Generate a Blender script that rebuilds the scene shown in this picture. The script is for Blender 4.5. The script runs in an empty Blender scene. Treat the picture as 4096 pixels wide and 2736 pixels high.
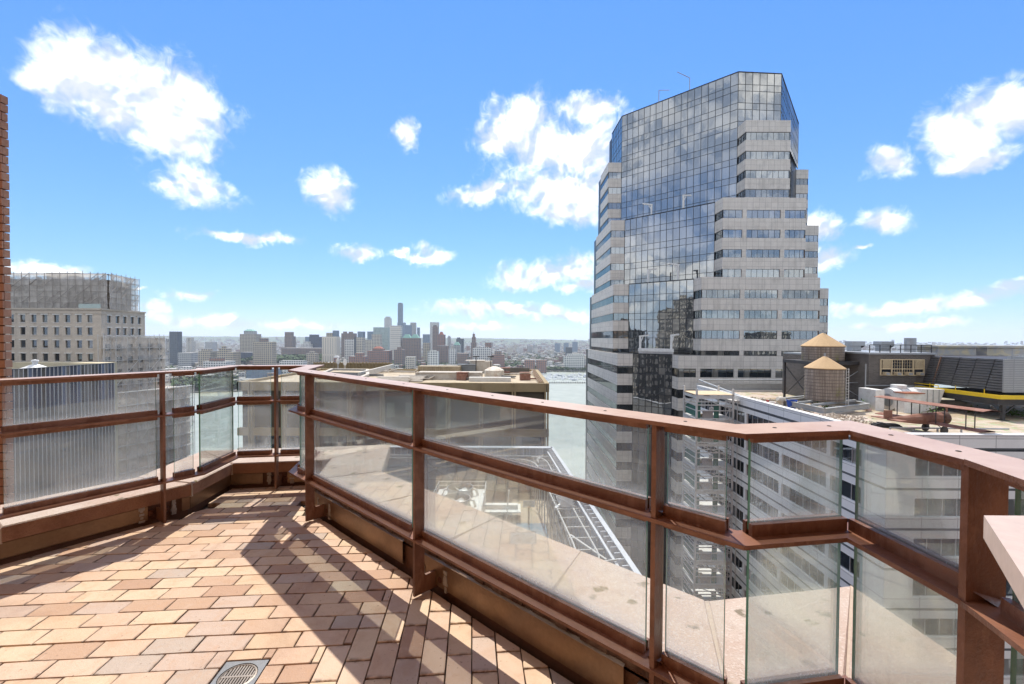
import bpy, math, random
from mathutils import Matrix, Vector, Euler
R = math.radians
random.seed(7)
SC = bpy.context.scene
COL = SC.collection

# ---------------------------------------------------------------- camera
F, HC = 1790.0, 1.33
PITCH, ROLL, SHIFT = 1.1, -0.30, 16.5
cam_d = bpy.data.cameras.new('camera')
cam = bpy.data.objects.new('camera', cam_d); COL.objects.link(cam)
cam_d.sensor_fit = 'HORIZONTAL'; cam_d.sensor_width = 36.0
cam_d.lens = 36.0 * F / 4096.0
cam_d.shift_y = SHIFT / 4096.0
cam_d.clip_start = 0.05; cam_d.clip_end = 60000
cam.location = (0, 0, HC)
cam.rotation_euler = (R(90 - PITCH), R(ROLL), 0)
SC.camera = cam
CM = Euler((R(90 - PITCH), R(ROLL), 0)).to_matrix()

def ray(px, py):
    """direction in the world seen at a photograph pixel, scaled so that it advances 1 m in Y"""
    d = CM @ Vector(((px - 2048) / F, -(py - 1368 - SHIFT) / F, -1))
    return d / d.y
def dp(px, py, Y):
    d = ray(px, py); return Vector((d.x * Y, Y, HC + d.z * Y))
def gp(px, py, z):
    d = ray(px, py); t = (z - HC) / d.z; return Vector((d.x * t, t, z))

# ---------------------------------------------------------------- sky, sun, exposure
SUN_EL, SUN_AZ = 59.0, -2.0          # azimuth from +Y, positive to +X
def build_world():
    w = bpy.data.worlds.new('World'); SC.world = w; w.use_nodes = True
    nt = w.node_tree; N = nt.nodes; L = nt.links; N.clear()
    def nd(t, **k):
        n = N.new(t)
        for a, b in k.items(): setattr(n, a, b)
        return n
    def math_(op, a, b=None, c=None, clamp=False):
        n = nd('ShaderNodeMath', operation=op, use_clamp=clamp)
        for i, v in enumerate((a, b, c)):
            if v is None: continue
            if isinstance(v, (int, float)): n.inputs[i].default_value = v
            else: L.new(v, n.inputs[i])
        return n.outputs[0]
    def mrange(v, a, b, c, d, smooth=True):
        n = nd('ShaderNodeMapRange'); n.interpolation_type = 'SMOOTHSTEP' if smooth else 'LINEAR'
        L.new(v, n.inputs[0])
        for i, q in enumerate((a, b, c, d)): n.inputs[i + 1].default_value = q
        return n.outputs[0]
    tc = nd('ShaderNodeTexCoord'); sep = nd('ShaderNodeSeparateXYZ'); L.new(tc.outputs['Generated'], sep.inputs[0])
    x, y, z = sep.outputs
    az = math_('ARCTAN2', x, y); el = math_('ARCSINE', z)
    comb = nd('ShaderNodeCombineXYZ'); L.new(az, comb.inputs[0]); L.new(el, comb.inputs[1])
    pos = comb.outputs[0]
    def noise(vec, scale, detail, rough=0.55, dist=0.0):
        n = nd('ShaderNodeTexNoise'); n.noise_dimensions = '3D'
        L.new(vec, n.inputs['Vector']); n.inputs['Scale'].default_value = scale
        n.inputs['Detail'].default_value = detail; n.inputs['Roughness'].default_value = rough
        n.inputs['Distortion'].default_value = dist
        return n.outputs['Fac']
    # the clouds that stand in this sky: bearing, height, extents, tilt (read off the photograph's sky)
    clouds = [(440,290,250,120,10),(470,450,190,85,20),(590,370,290,150,20),(330,350,190,105,12),(700,560,170,85,15),(640,480,230,120,22),(760,430,140,115,40),(150,320,100,40,0),
      (790,750,150,68,18),(700,730,60,22,0),(1330,770,92,66,28),(1625,545,52,48,-35),
      (1000,948,180,24,4),(880,935,60,18,0),(1440,1003,85,32,2),(1590,1012,36,14,0),(1735,1015,70,33,0),(1690,1028,50,14,0),
      (2095,470,125,95,10),(2000,545,110,70,-10),(2170,600,150,130,0),(2330,600,190,110,-20),(2350,430,130,55,-5),(2260,760,260,90,0),
      (1930,770,120,42,-8),(2230,845,150,45,5),(2430,720,110,160,0),
      (2200,1085,220,55,-8),(2330,1140,140,30,0),(2080,1130,110,30,0),
      (4010,450,190,100,5),(3830,540,150,85,20),(3900,640,130,45,-10),(3550,650,95,55,12),(3540,885,105,42,-6),(3270,905,65,45,0),
      (3310,1030,105,55,6),(3430,985,35,12,0),(3120,980,60,50,0),
      (3950,1190,330,38,-9),(3560,1235,330,24,-3),(4070,1150,160,30,-6),(3600,1305,260,14,-3),
      (2010,1240,270,26,2),(1900,1305,150,16,0),(2260,1262,130,22,0),
      (750,1185,100,24,4),(610,1230,55,24,0),(840,1285,310,26,3),(170,1078,160,26,-4),(560,1150,40,12,0),(1200,1300,200,16,2)]
    dist_n = nd('ShaderNodeTexNoise'); L.new(pos, dist_n.inputs['Vector']); dist_n.inputs['Scale'].default_value = 15
    dist_n.inputs['Detail'].default_value = 4; dist_n.inputs['Roughness'].default_value = 0.62
    vs = nd('ShaderNodeVectorMath', operation='SUBTRACT'); L.new(dist_n.outputs['Color'], vs.inputs[0]); vs.inputs[1].default_value = (.5, .5, .5)
    vm = nd('ShaderNodeVectorMath', operation='MULTIPLY'); L.new(vs.outputs[0], vm.inputs[0]); vm.inputs[1].default_value = (.075, .06, 0)
    va = nd('ShaderNodeVectorMath', operation='ADD'); L.new(pos, va.inputs[0]); L.new(vm.outputs[0], va.inputs[1])
    wpos = va.outputs[0]
    best = None
    for (px, py, rx, ry, rot) in clouds:
        def ae(a, b):
            d = ray(a, b).normalized(); return math.atan2(d.x, d.y), math.asin(d.z)
        a0, e0 = ae(px, py)
        cr_, sr_ = math.cos(R(rot)), math.sin(R(rot))
        a1, e1 = ae(px + rx*cr_, py + rx*sr_); a2, e2 = ae(px + ry*sr_, py - ry*cr_)
        mp = nd('ShaderNodeMapping', vector_type='TEXTURE')
        mp.inputs['Location'].default_value = (a0, e0, 0)
        mp.inputs['Rotation'].default_value = (0, 0, math.atan2(e1 - e0, a1 - a0))
        mp.inputs['Scale'].default_value = (max(math.hypot(a1 - a0, e1 - e0), .004), max(math.hypot(a2 - a0, e2 - e0), .004), 1)
        L.new(wpos, mp.inputs['Vector'])
        ln = nd('ShaderNodeVectorMath', operation='LENGTH'); L.new(mp.outputs[0], ln.inputs[0])
        best = ln.outputs['Value'] if best is None else math_('SMOOTH_MIN', best, ln.outputs['Value'], 0.35)
    fine = noise(pos, 38, 6, .64, .9)
    mid = noise(pos, 11, 3, .6, .4)
    body = math_('SUBTRACT', 1.34, best)
    body = math_('ADD', body, math_('MULTIPLY', math_('SUBTRACT', fine, .5), 1.35))
    body = math_('ADD', body, math_('MULTIPLY', math_('SUBTRACT', mid, .5), 1.3))
    here = math_('MULTIPLY', mrange(body, -.12, 1.30, 0, 1), mrange(el, R(1), R(9), .72, 1))
    # broken cumulus over the rest of the dome
    zc = math_('MAXIMUM', math_('ADD', z, .10), .06)
    cb = nd('ShaderNodeCombineXYZ'); L.new(math_('DIVIDE', x, zc), cb.inputs[0]); L.new(math_('DIVIDE', y, zc), cb.inputs[1])
    gen = noise(cb.outputs[0], .55, 5, .58, .3)
    gen = mrange(gen, .24, .66, .1, .95)
    aaz = math_('ABSOLUTE', az)
    side = mrange(aaz, R(52), R(75), 0, 1)
    high = mrange(el, R(42), R(60), 0, 1)
    side = math_('MAXIMUM', side, high)
    side = math_('MULTIPLY', side, mrange(el, R(-1), R(5), 0, 1))
    cover = math_('MAXIMUM', here, math_('MULTIPLY', gen, side))
    cover = math_('MULTIPLY', cover, mrange(el, R(-.2), R(1.2), 0, 1))
    up = nd('ShaderNodeVectorMath', operation='ADD'); L.new(pos, up.inputs[0]); up.inputs[1].default_value = (-.006, .022, 0)
    relief = math_('SUBTRACT', noise(up.outputs[0], 11, 3, .6, .4), mid)
    shade = mrange(relief, -.07, .09, 0, 1)
    low = mrange(el, R(2), R(24), 1, .85)
    shade = math_('MULTIPLY', shade, low)
    sky = nd('ShaderNodeTexSky'); sky.sky_type = 'NISHITA'; sky.sun_disc = False
    sky.sun_elevation = R(SUN_EL); sky.sun_rotation = R(SUN_AZ); sky.altitude = 0
    sky.air_density = 1.0; sky.dust_density = SKY_DUST; sky.ozone_density = 1.6
    # camera-like tone of the clear sky: each channel on its own gentle curve
    sc = nd('ShaderNodeSeparateColor'); L.new(sky.outputs[0], sc.inputs[0])
    gr = nd('ShaderNodeCombineColor')
    for i, (k, p, top) in enumerate(SKY_TONE):
        L.new(math_('MINIMUM', math_('MULTIPLY', math_('POWER', sc.outputs[i], p), k), top), gr.inputs[i])
    cc = nd('ShaderNodeMix', data_type='RGBA'); L.new(shade, cc.inputs[0])
    cc.inputs[6].default_value = tuple(CLOUD * c for c in (1, 1, 1)) + (1,)
    cc.inputs[7].default_value = tuple(CLOUD * c for c in (.38, .42, .485)) + (1,)
    mx = nd('ShaderNodeMix', data_type='RGBA'); L.new(cover, mx.inputs[0]); L.new(gr.outputs[0], mx.inputs[6]); L.new(cc.outputs[2], mx.inputs[7])
    bg = nd('ShaderNodeBackground'); bg.inputs['Strength'].default_value = SKY_STR; L.new(mx.outputs[2], bg.inputs['Color'])
    out = nd('ShaderNodeOutputWorld'); L.new(bg.outputs[0], out.inputs['Surface'])
    w.cycles.sampling_method = 'MANUAL'; w.cycles.sample_map_resolution = 512
HAZE = 0.00006
SKY_TONE = ((.335, .93, 9), (.71, .71, 9), (.78, 1.0, 4.2))
SKY_DUST, SKY_STR, CLOUD = 0.0, 0.15, 6.6
build_world()
sun_d = bpy.data.lights.new('sun', 'SUN'); sun_d.energy = 3.0; sun_d.angle = R(0.55); sun_d.color = (1, .94, .85)
sun = bpy.data.objects.new('sun', sun_d); COL.objects.link(sun)
sd = Vector((math.sin(R(SUN_AZ)) * math.cos(R(SUN_EL)), math.cos(R(SUN_AZ)) * math.cos(R(SUN_EL)), math.sin(R(SUN_EL))))
sun.rotation_euler = sd.to_track_quat('Z', 'Y').to_euler(); sun.location = sd * 300
SC.view_settings.view_transform = 'Standard'; SC.view_settings.look = 'None'
SC.view_settings.exposure = 0.88; SC.view_settings.gamma = 1.0; SC.view_settings.use_curve_mapping = False
SC.cycles.max_bounces = 8; SC.cycles.diffuse_bounces = 3; SC.cycles.glossy_bounces = 4
SC.cycles.transparent_max_bounces = 24; SC.cycles.transmission_bounces = 6; SC.cycles.volume_bounces = 1
SC.cycles.use_adaptive_sampling = True; SC.cycles.adaptive_threshold = 0.02; SC.cycles.use_denoising = True; SC.cycles.caustics_reflective = False; SC.cycles.caustics_refractive = False

# ---------------------------------------------------------------- mesh and object helpers
class MB:
    def __init__(s): s.v = []; s.f = []; s.m = []; s.uv = []
    def face(s, pts, m=0, uv=None):
        b = len(s.v); s.v.extend([tuple(p) for p in pts]); s.f.append(tuple(range(b, b + len(pts)))); s.m.append(m)
        s.uv.append(uv)
        return s
    def box(s, x0, x1, y0, y1, z0, z1, m=0, M=None, skip=''):
        P = [Vector(p) for p in ((x0,y0,z0),(x1,y0,z0),(x1,y1,z0),(x0,y1,z0),(x0,y0,z1),(x1,y0,z1),(x1,y1,z1),(x0,y1,z1))]
        U = {'f':((x0,z0),(x1,z0),(x1,z1),(x0,z1)),'b':((x1,z0),(x0,z0),(x0,z1),(x1,z1)),'l':((y1,z0),(y0,z0),(y0,z1),(y1,z1)),
             'r':((y0,z0),(y1,z0),(y1,z1),(y0,z1)),'t':((x0,y0),(x1,y0),(x1,y1),(x0,y1)),'d':((x0,y1),(x1,y1),(x1,y0),(x0,y0))}
        if M is not None: P = [M @ p for p in P]
        for k, ix in (('f',(0,1,5,4)),('b',(2,3,7,6)),('l',(3,0,4,7)),('r',(1,2,6,5)),('t',(4,5,6,7)),('d',(3,2,1,0))):
            if k not in skip: s.face([P[i] for i in ix], m, U[k])
        return s
    def prism(s, poly, z0, z1, m=0, mt=None, top=True, bottom=True):
        """poly: counter-clockwise seen from above"""
        n = len(poly); mt = m if mt is None else mt; acc = 0
        for i in range(n):
            a = poly[i]; b = poly[(i + 1) % n]; l = math.hypot(b[0]-a[0], b[1]-a[1])
            s.face([(a[0],a[1],z0),(b[0],b[1],z0),(b[0],b[1],z1),(a[0],a[1],z1)], m, ((acc,z0),(acc+l,z0),(acc+l,z1),(acc,z1))); acc += l
        if top: s.face([(p[0],p[1],z1) for p in poly], mt, [(p[0],p[1]) for p in poly])
        if bottom: s.face([(p[0],p[1],z0) for p in reversed(poly)], m, [(p[0],p[1]) for p in reversed(poly)])
        return s
    def beam(s, a, b, w, h, m=0, up=(0,0,1)):
        a = Vector(a); b = Vector(b); d = b - a; L = d.length
        if L < 1e-6: return s
        d /= L; u = Vector(up)
        if abs(d.dot(u)) > .98: u = Vector((0,1,0))
        sx = d.cross(u).normalized(); u = sx.cross(d)
        M = Matrix((( d.x, sx.x, u.x, a.x),(d.y, sx.y, u.y, a.y),(d.z, sx.z, u.z, a.z),(0,0,0,1)))
        M = Matrix(((d.x,-sx.x,u.x,a.x),(d.y,-sx.y,u.y,a.y),(d.z,-sx.z,u.z,a.z),(0,0,0,1)))
        return s.box(0, L, -w/2, w/2, -h/2, h/2, m, M)
    def tube(s, pts, r, n=8, m=0, caps=True):
        pts = [Vector(p) for p in pts]; rings = []
        for i, p in enumerate(pts):
            d = (pts[min(i+1, len(pts)-1)] - pts[max(i-1, 0)]).normalized()
            u = Vector((0,0,1)) if abs(d.z) < .9 else Vector((1,0,0))
            sx = d.cross(u).normalized(); u = sx.cross(d)
            rr = r[i] if isinstance(r, (list, tuple)) else r
            rings.append([p + (sx*math.cos(2*math.pi*k/n) + u*math.sin(2*math.pi*k/n))*rr for k in range(n)])
        for a, b in zip(rings, rings[1:]):
            for k in range(n): s.face([a[k], a[(k+1)%n], b[(k+1)%n], b[k]], m, None)
        if caps: s.face(list(reversed(rings[0])), m); s.face(rings[-1], m)
        return s
    def lathe(s, prof, c=(0,0,0), n=24, m=0):
        c = Vector(c)
        rings = [[c + Vector((r*math.cos(2*math.pi*k/n), r*math.sin(2*math.pi*k/n), z)) for k in range(n)] for r, z in prof]
        acc = 0
        for j, (a, b) in enumerate(zip(rings, rings[1:])):
            for k in range(n):
                r0 = max(prof[j][0], prof[j+1][0]); q = 2*math.pi*r0/n
                s.face([a[k], a[(k+1)%n], b[(k+1)%n], b[k]], m, ((k*q,prof[j][1]),((k+1)*q,prof[j][1]),((k+1)*q,prof[j+1][1]),(k*q,prof[j+1][1])))
        return s
    def mesh(s, name, mats):
        me = bpy.data.meshes.new(name); me.from_pydata(s.v, [], s.f)
        for q in mats: me.materials.append(q)
        me.polygons.foreach_set('material_index', s.m)
        if any(u is not None for u in s.uv):
            ul = me.uv_layers.new(name='UVMap'); flat = []
            for f, u in zip(s.f, s.uv):
                for i in range(len(f)):
                    flat.extend(u[i] if u is not None else (s.v[f[i]][0], s.v[f[i]][2]))
            ul.data.foreach_set('uv', flat)
        me.update(); return me
    def build(s, name, mats, parent=None, smooth=False, loc=None, rz=0, **props):
        me = s.mesh(name, mats if isinstance(mats, (list, tuple)) else [mats])
        if smooth:
            import bmesh
            bm = bmesh.new(); bm.from_mesh(me); bmesh.ops.remove_doubles(bm, verts=bm.verts, dist=1e-5)
            for f in bm.faces: f.smooth = True
            for e in bm.edges:
                if len(e.link_faces) == 2 and e.calc_face_angle(0) > .7: e.smooth = False
            bm.to_mesh(me); bm.free()
        return link(name, me, parent, loc, rz, **props)

def link(name, me, parent=None, loc=None, rz=0, **props):
    o = bpy.data.objects.new(name, me); COL.objects.link(o)
    if parent is not None: o.parent = parent
    if loc is not None: o.location = loc
    if rz: o.rotation_euler = (0, 0, rz)
    for k, v in props.items(): o[k] = v
    return o
def thing(name, label, category, loc=(0,0,0), rz=0, group=None):
    o = link(name, None, None, loc, rz, label=label, category=category)
    if group: o['group'] = group
    return o

# ---------------------------------------------------------------- materials
def lin(c):
    return tuple(((q/255)/12.92 if q/255 <= .04045 else (((q/255)+.055)/1.055)**2.4) for q in c)
class Mat:
    def __init__(s, name, rough=.6, metal=0.0, spec=.4):
        s.m = bpy.data.materials.new(name); s.m.use_nodes = True
        s.nt = s.m.node_tree; s.N = s.nt.nodes; s.L = s.nt.links
        s.bsdf = s.N['Principled BSDF']; s.out = s.N['Material Output']
        s.bsdf.inputs['Roughness'].default_value = rough; s.bsdf.inputs['Metallic'].default_value = metal
        s.bsdf.inputs['Specular IOR Level'].default_value = spec
    def nd(s, t, **k):
        n = s.N.new(t)
        for a, b in k.items(): setattr(n, a, b)
        return n
    def tc(s, which='Object', scale=None):
        c = s.nd('ShaderNodeTexCoord').outputs[which]
        if scale is not None:
            mp = s.nd('ShaderNodeMapping'); s.L.new(c, mp.inputs['Vector']); mp.inputs['Scale'].default_value = scale; c = mp.outputs[0]
        return c
    def noise(s, vec, scale, detail=4, rough=.55, dist=0):
        n = s.nd('ShaderNodeTexNoise'); s.L.new(vec, n.inputs['Vector'])
        n.inputs['Scale'].default_value = scale; n.inputs['Detail'].default_value = detail
        n.inputs['Roughness'].default_value = rough; n.inputs['Distortion'].default_value = dist
        return n.outputs['Fac']
    def math(s, op, a, b=None, clamp=False):
        n = s.nd('ShaderNodeMath', operation=op, use_clamp=clamp)
        for i, v in enumerate((a, b)):
            if v is None: continue
            if isinstance(v, (int, float)): n.inputs[i].default_value = v
            else: s.L.new(v, n.inputs[i])
        return n.outputs[0]
    def rng(s, v, a, b, c=0, d=1):
        n = s.nd('ShaderNodeMapRange'); n.interpolation_type = 'SMOOTHSTEP'; s.L.new(v, n.inputs[0])
        for i, q in enumerate((a, b, c, d)): n.inputs[i+1].default_value = q
        return n.outputs[0]
    def mix(s, fac, a, b, blend='MIX'):
        n = s.nd('ShaderNodeMix', data_type='RGBA', blend_type=blend)
        for i, v in ((0, fac), (6, a), (7, b)):
            if isinstance(v, (int, float)): n.inputs[i].default_value = v
            elif isinstance(v, tuple): n.inputs[i].default_value = tuple(v[:3]) + (1,)
            else: s.L.new(v, n.inputs[i])
        return n.outputs[2]
    def ramp(s, fac, stops, const=False):
        n = s.nd('ShaderNodeValToRGB'); e = n.color_ramp.elements
        if const: n.color_ramp.interpolation = 'CONSTANT'
        while len(e) < len(stops): e.new(.5)
        for q, (p, c) in zip(e, stops): q.position = p; q.color = tuple(c[:3]) + (1,)
        s.L.new(fac, n.inputs[0]); return n.outputs[0]
    def color(s, c):
        if isinstance(c, tuple): s.bsdf.inputs['Base Color'].default_value = tuple(c[:3]) + (1,)
        else: s.L.new(c, s.bsdf.inputs['Base Color'])
        return s
    def rough(s, v):
        s.L.new(v, s.bsdf.inputs['Roughness']); return s
    def bump(s, h, strength=.3, dist=.01):
        n = s.nd('ShaderNodeBump'); n.inputs['Strength'].default_value = strength; n.inputs['Distance'].default_value = dist
        s.L.new(h, n.inputs['Height']); s.L.new(n.outputs[0], s.bsdf.inputs['Normal']); return s
def weathered(name, c, c2=None, scale=3.0, rough=.65, metal=0.0, bump=.15, amount=.5, fine=40, spec=.35):
    """plain painted/cast surface with broad stains, fine grain and a little relief"""
    m = Mat(name, rough, metal, spec); v = m.tc()
    c2 = c2 or tuple(q*.6 for q in c)
    n1 = m.noise(v, scale, 6, .62, .3); n2 = m.noise(v, fine, 3, .6)
    f = m.math('MULTIPLY', m.rng(n1, .38, .72), amount)
    col = m.mix(f, c, c2)
    g = m.math('ADD', m.math('MULTIPLY', n2, .36), .82)
    gc = m.nd('ShaderNodeCombineXYZ')
    for i in range(3): m.L.new(g, gc.inputs[i])
    m.color(m.mix(1.0, col, gc.outputs[0], 'MULTIPLY'))
    if bump: m.bump(n2, bump, .01)
    return m.m
# ================================================================ THE TERRACE
def mat_tile():
    m = Mat('clay_tile', .62, 0, .35); v = m.tc()
    oi = m.nd('ShaderNodeObjectInfo')
    pal = m.ramp(oi.outputs['Random'], [(0, (0.561,0.391,0.270)),(.12,(0.572,0.407,0.263)),(.22,(0.427,0.269,0.176)),(.30,(0.575,0.421,0.303)),(.42,(0.481,0.365,0.284)),(.50,(0.595,0.426,0.284)),
        (.60,(0.461,0.304,0.200)),(.70,(0.562,0.397,0.281)),(.80,(0.440,0.357,0.286)),(.85,(0.607,0.454,0.307)),(.93,(0.484,0.329,0.223)),(.97,(0.603,0.500,0.355))], True)
    ov = m.nd('ShaderNodeVectorMath', operation='MULTIPLY_ADD'); m.L.new(oi.outputs['Location'], ov.inputs[0]); ov.inputs[1].default_value = (7, 7, 7); m.L.new(v, ov.inputs[2])
    w = ov.outputs[0]
    n1 = m.noise(w, 9, 5, .6, .8); n2 = m.noise(w, 160, 3, .6); n3 = m.noise(w, 55, 2, .5)
    c = m.mix(m.math('MULTIPLY', m.rng(n1, .45, .75), .45), pal, (.46, .27, .15))
    c = m.mix(m.math('MULTIPLY', m.rng(n1, .42, .2), .35), c, (.58, .47, .38))
    c = m.mix(m.math('MULTIPLY', m.rng(n3, .66, .76), .6), c, (.20, .12, .08))
    c = m.mix(m.math('MULTIPLY', m.rng(n2, .62, .75), .3), c, (.70, .60, .50))
    g = m.tc('Generated'); sp = m.nd('ShaderNodeSeparateXYZ'); m.L.new(g, sp.inputs[0])
    ex = m.math('MULTIPLY', m.math('ABSOLUTE', m.math('SUBTRACT', sp.outputs[0], .5)), 2)
    ey = m.math('MULTIPLY', m.math('ABSOLUTE', m.math('SUBTRACT', sp.outputs[1], .5)), 2)
    edge = m.math('MAXIMUM', m.rng(ex, .88, 1.0), m.rng(ey, .78, 1.0))
    edge = m.math('MULTIPLY', edge, m.rng(m.noise(w, 22, 4), .36, .58))
    c = m.mix(m.math('MULTIPLY', edge, .8), c, (.12, .075, .05))
    gp_ = m.nd('ShaderNodeNewGeometry').outputs['Position']; st = m.noise(gp_, 1.7, 6, .65, .8)
    c = m.mix(m.math('MULTIPLY', m.rng(st, .48, .72), .36), c, (.25, .135, .085))
    c = m.mix(m.math('MULTIPLY', m.rng(m.noise(gp_, 5.5, 5, .7, 1.2), .64, .72), .35), c, (.60, .50, .42))
    m.color(c); m.bump(m.math('ADD', n2, m.math('MULTIPLY', n3, 1.4)), .28, .004)
    return m.m
def mat_steel():
    m = Mat('brown_painted_steel', .42, 0, .5); v = m.tc()
    n1 = m.noise(v, 6, 6, .65, .4); n2 = m.noise(v, 120, 3, .6); n3 = m.noise(m.tc('Object', (1, 1, .25)), 26, 4, .6)
    c = m.mix(m.rng(n1, .42, .60), (.145, .060, .032), (.225, .112, .070))
    c = m.mix(m.math('MULTIPLY', m.rng(n3, .57, .70), .5), c, (.28, .155, .105))
    c = m.mix(m.math('MULTIPLY', m.rng(n2, .66, .74), .4), c, (.05, .02, .012))
    m.color(c); m.bump(m.math('ADD', n2, m.math('MULTIPLY', n3, 2)), .35, .005); m.rough(m.rng(n1, .3, .7, .30, .62))
    return m.m
def mat_glass_dusty():
    m = Mat('dusty_glass'); v = m.tc(); N, L = m.N, m.L
    tr = m.nd('ShaderNodeBsdfTransparent'); tr.inputs[0].default_value = (.965, .985, .975, 1)
    df = m.nd('ShaderNodeBsdfDiffuse'); df.inputs[0].default_value = (.85, .85, .83, 1)
    tl = m.nd('ShaderNodeBsdfTranslucent'); tl.inputs[0].default_value = (.95, .95, .93, 1)
    gl = m.nd('ShaderNodeBsdfGlossy'); gl.inputs['Roughness'].default_value = .02; gl.inputs[0].default_value = (.9, .97, .95, 1)
    du = m.nd('ShaderNodeMixShader'); du.inputs[0].default_value = .85; L.new(df.outputs[0], du.inputs[1]); L.new(tl.outputs[0], du.inputs[2])
    n1 = m.noise(v, 3.5, 5, .6, .5); n2 = m.noise(v, 210, 2, .6); n3 = m.noise(m.tc('Object', (1, 1, .12)), 70, 3, .6)
    g = m.tc('Generated'); sp = m.nd('ShaderNodeSeparateXYZ'); L.new(g, sp.inputs[0])
    low = m.rng(sp.outputs[2], .25, 0, 0, .20)
    f = m.math('ADD', m.math('MULTIPLY', m.rng(n1, .3, .75), .10), .05)
    f = m.math('ADD', f, m.math('MULTIPLY', m.rng(n2, .60, .74), .15))
    f = m.math('ADD', f, m.math('MULTIPLY', m.rng(n3, .56, .74), .06))
    f = m.math('ADD', f, low, True)
    m1 = m.nd('ShaderNodeMixShader'); L.new(f, m1.inputs[0]); L.new(tr.outputs[0], m1.inputs[1]); L.new(du.outputs[0], m1.inputs[2])
    fr = m.nd('ShaderNodeFresnel'); fr.inputs[0].default_value = 1.42
    m2 = m.nd('ShaderNodeMixShader'); L.new(m.math('MULTIPLY', fr.outputs[0], .55), m2.inputs[0]); L.new(m1.outputs[0], m2.inputs[1]); L.new(gl.outputs[0], m2.inputs[2])
    L.new(m2.outputs[0], m.out.inputs['Surface'])
    return m.m
def mat_coping():
    m = Mat('exposed_aggregate_concrete', .82, 0, .25); v = m.tc()
    n1 = m.noise(v, 2.2, 5, .6, .4); n2 = m.noise(v, 130, 3, .65); n3 = m.noise(v, 9, 5, .62)
    vo = m.nd('ShaderNodeTexVoronoi'); m.L.new(v, vo.inputs['Vector']); vo.inputs['Scale'].default_value = 150
    c = m.mix(m.rng(n1, .35, .68), (.52, .435, .365), (.47, .35, .28))
    c = m.mix(m.math('MULTIPLY', m.rng(n2, .55, .7), .45), c, (.33, .22, .165))
    sc = m.nd('ShaderNodeSeparateColor'); m.L.new(vo.outputs['Color'], sc.inputs[0])
    c = m.mix(m.math('MULTIPLY', m.rng(sc.outputs[0], .84, .9), .26), c, (.70, .67, .62))
    wv = m.nd('ShaderNodeVectorMath', operation='ADD'); m.L.new(v, wv.inputs[0])
    wn = m.nd('ShaderNodeTexNoise'); m.L.new(v, wn.inputs['Vector']); wn.inputs['Scale'].default_value = 22; wn.inputs['Detail'].default_value = 4
    ws = m.nd('ShaderNodeVectorMath', operation='SCALE'); m.L.new(wn.outputs['Color'], ws.inputs[0]); ws.inputs['Scale'].default_value = .09; m.L.new(ws.outputs[0], wv.inputs[1])
    v2 = m.nd('ShaderNodeTexVoronoi'); m.L.new(wv.outputs[0], v2.inputs['Vector']); v2.inputs['Scale'].default_value = 9
    s2 = m.nd('ShaderNodeSeparateColor'); m.L.new(v2.outputs['Color'], s2.inputs[0])
    spot = m.math('MULTIPLY', m.rng(v2.outputs['Distance'], .30, .16), m.rng(s2.outputs[0], .45, .55))
    spot = m.math('MULTIPLY', spot, m.rng(m.noise(v, 1.6, 3), .30, .52))
    c = m.mix(m.math('MULTIPLY', spot, .9), c, m.mix(s2.outputs[1], (.17, .135, .055), (.20, .17, .14)))
    c = m.mix(m.math('MULTIPLY', m.rng(n3, .52, .74), .35), c, (.30, .20, .14))
    m.color(c); m.bump(m.math('ADD', n2, m.math('MULTIPLY', vo.outputs['Distance'], .8)), .45, .006)
    return m.m
def mat_pale_top():
    m = Mat('pale_top_brown_paint', .38, 0, .5); v = m.tc(); n1 = m.noise(v, 7, 6, .65, .4); n2 = m.noise(v, 150, 3, .6)
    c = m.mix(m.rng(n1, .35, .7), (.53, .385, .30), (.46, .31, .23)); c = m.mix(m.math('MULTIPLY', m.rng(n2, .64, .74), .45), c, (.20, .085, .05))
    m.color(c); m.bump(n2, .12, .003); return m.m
M_TOPPALE = mat_pale_top()
M_TILE = mat_tile(); M_STEEL = mat_steel(); M_GLASS = mat_glass_dusty(); M_COPING = mat_coping()
M_TOPMID = weathered('mid_top_brown_paint', (.24, .105, .058), (.17, .065, .035), 6, .42, 0, .15, .8, 60, .5)
M_COPF = weathered('brown_stained_aggregate', (.30, .155, .095), (.18, .085, .05), 7, .8, 0, .8, .8, 110)
M_EDGE = weathered('glass_edge', (.10, .30, .23), (.20, .42, .34), 8, .15, 0, 0, .6)
M_BED = weathered('dark_mortar_bed', (.030, .024, .020), (.06, .05, .04), 6, .95)
M_FLASH = weathered('bronze_flashing', (.20, .125, .075), (.32, .205, .125), 2.2, .34, .65, .10, .9, 60, .5)
M_SEAL = weathered('old_sealant', (.36, .33, .30), (.18, .13, .10), 14, .7, 0, .5)
M_RUSTB = weathered('brown_bitumen_box', (.11, .038, .020), (.045, .018, .012), 12, .35, 0, .6, .9)
M_DRAIN = weathered('drain_metal', (.22, .23, .24), (.16, .165, .17), 6, .62, .2, .1)
M_GRATE = weathered('drain_grate_metal', (.30, .26, .22), (.17, .15, .13), 12, .5, .4, .1)
M_BLACK = weathered('black_void', (.008, .008, .009), (.012, .012, .012), 3, .8, 0, 0)

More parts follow.
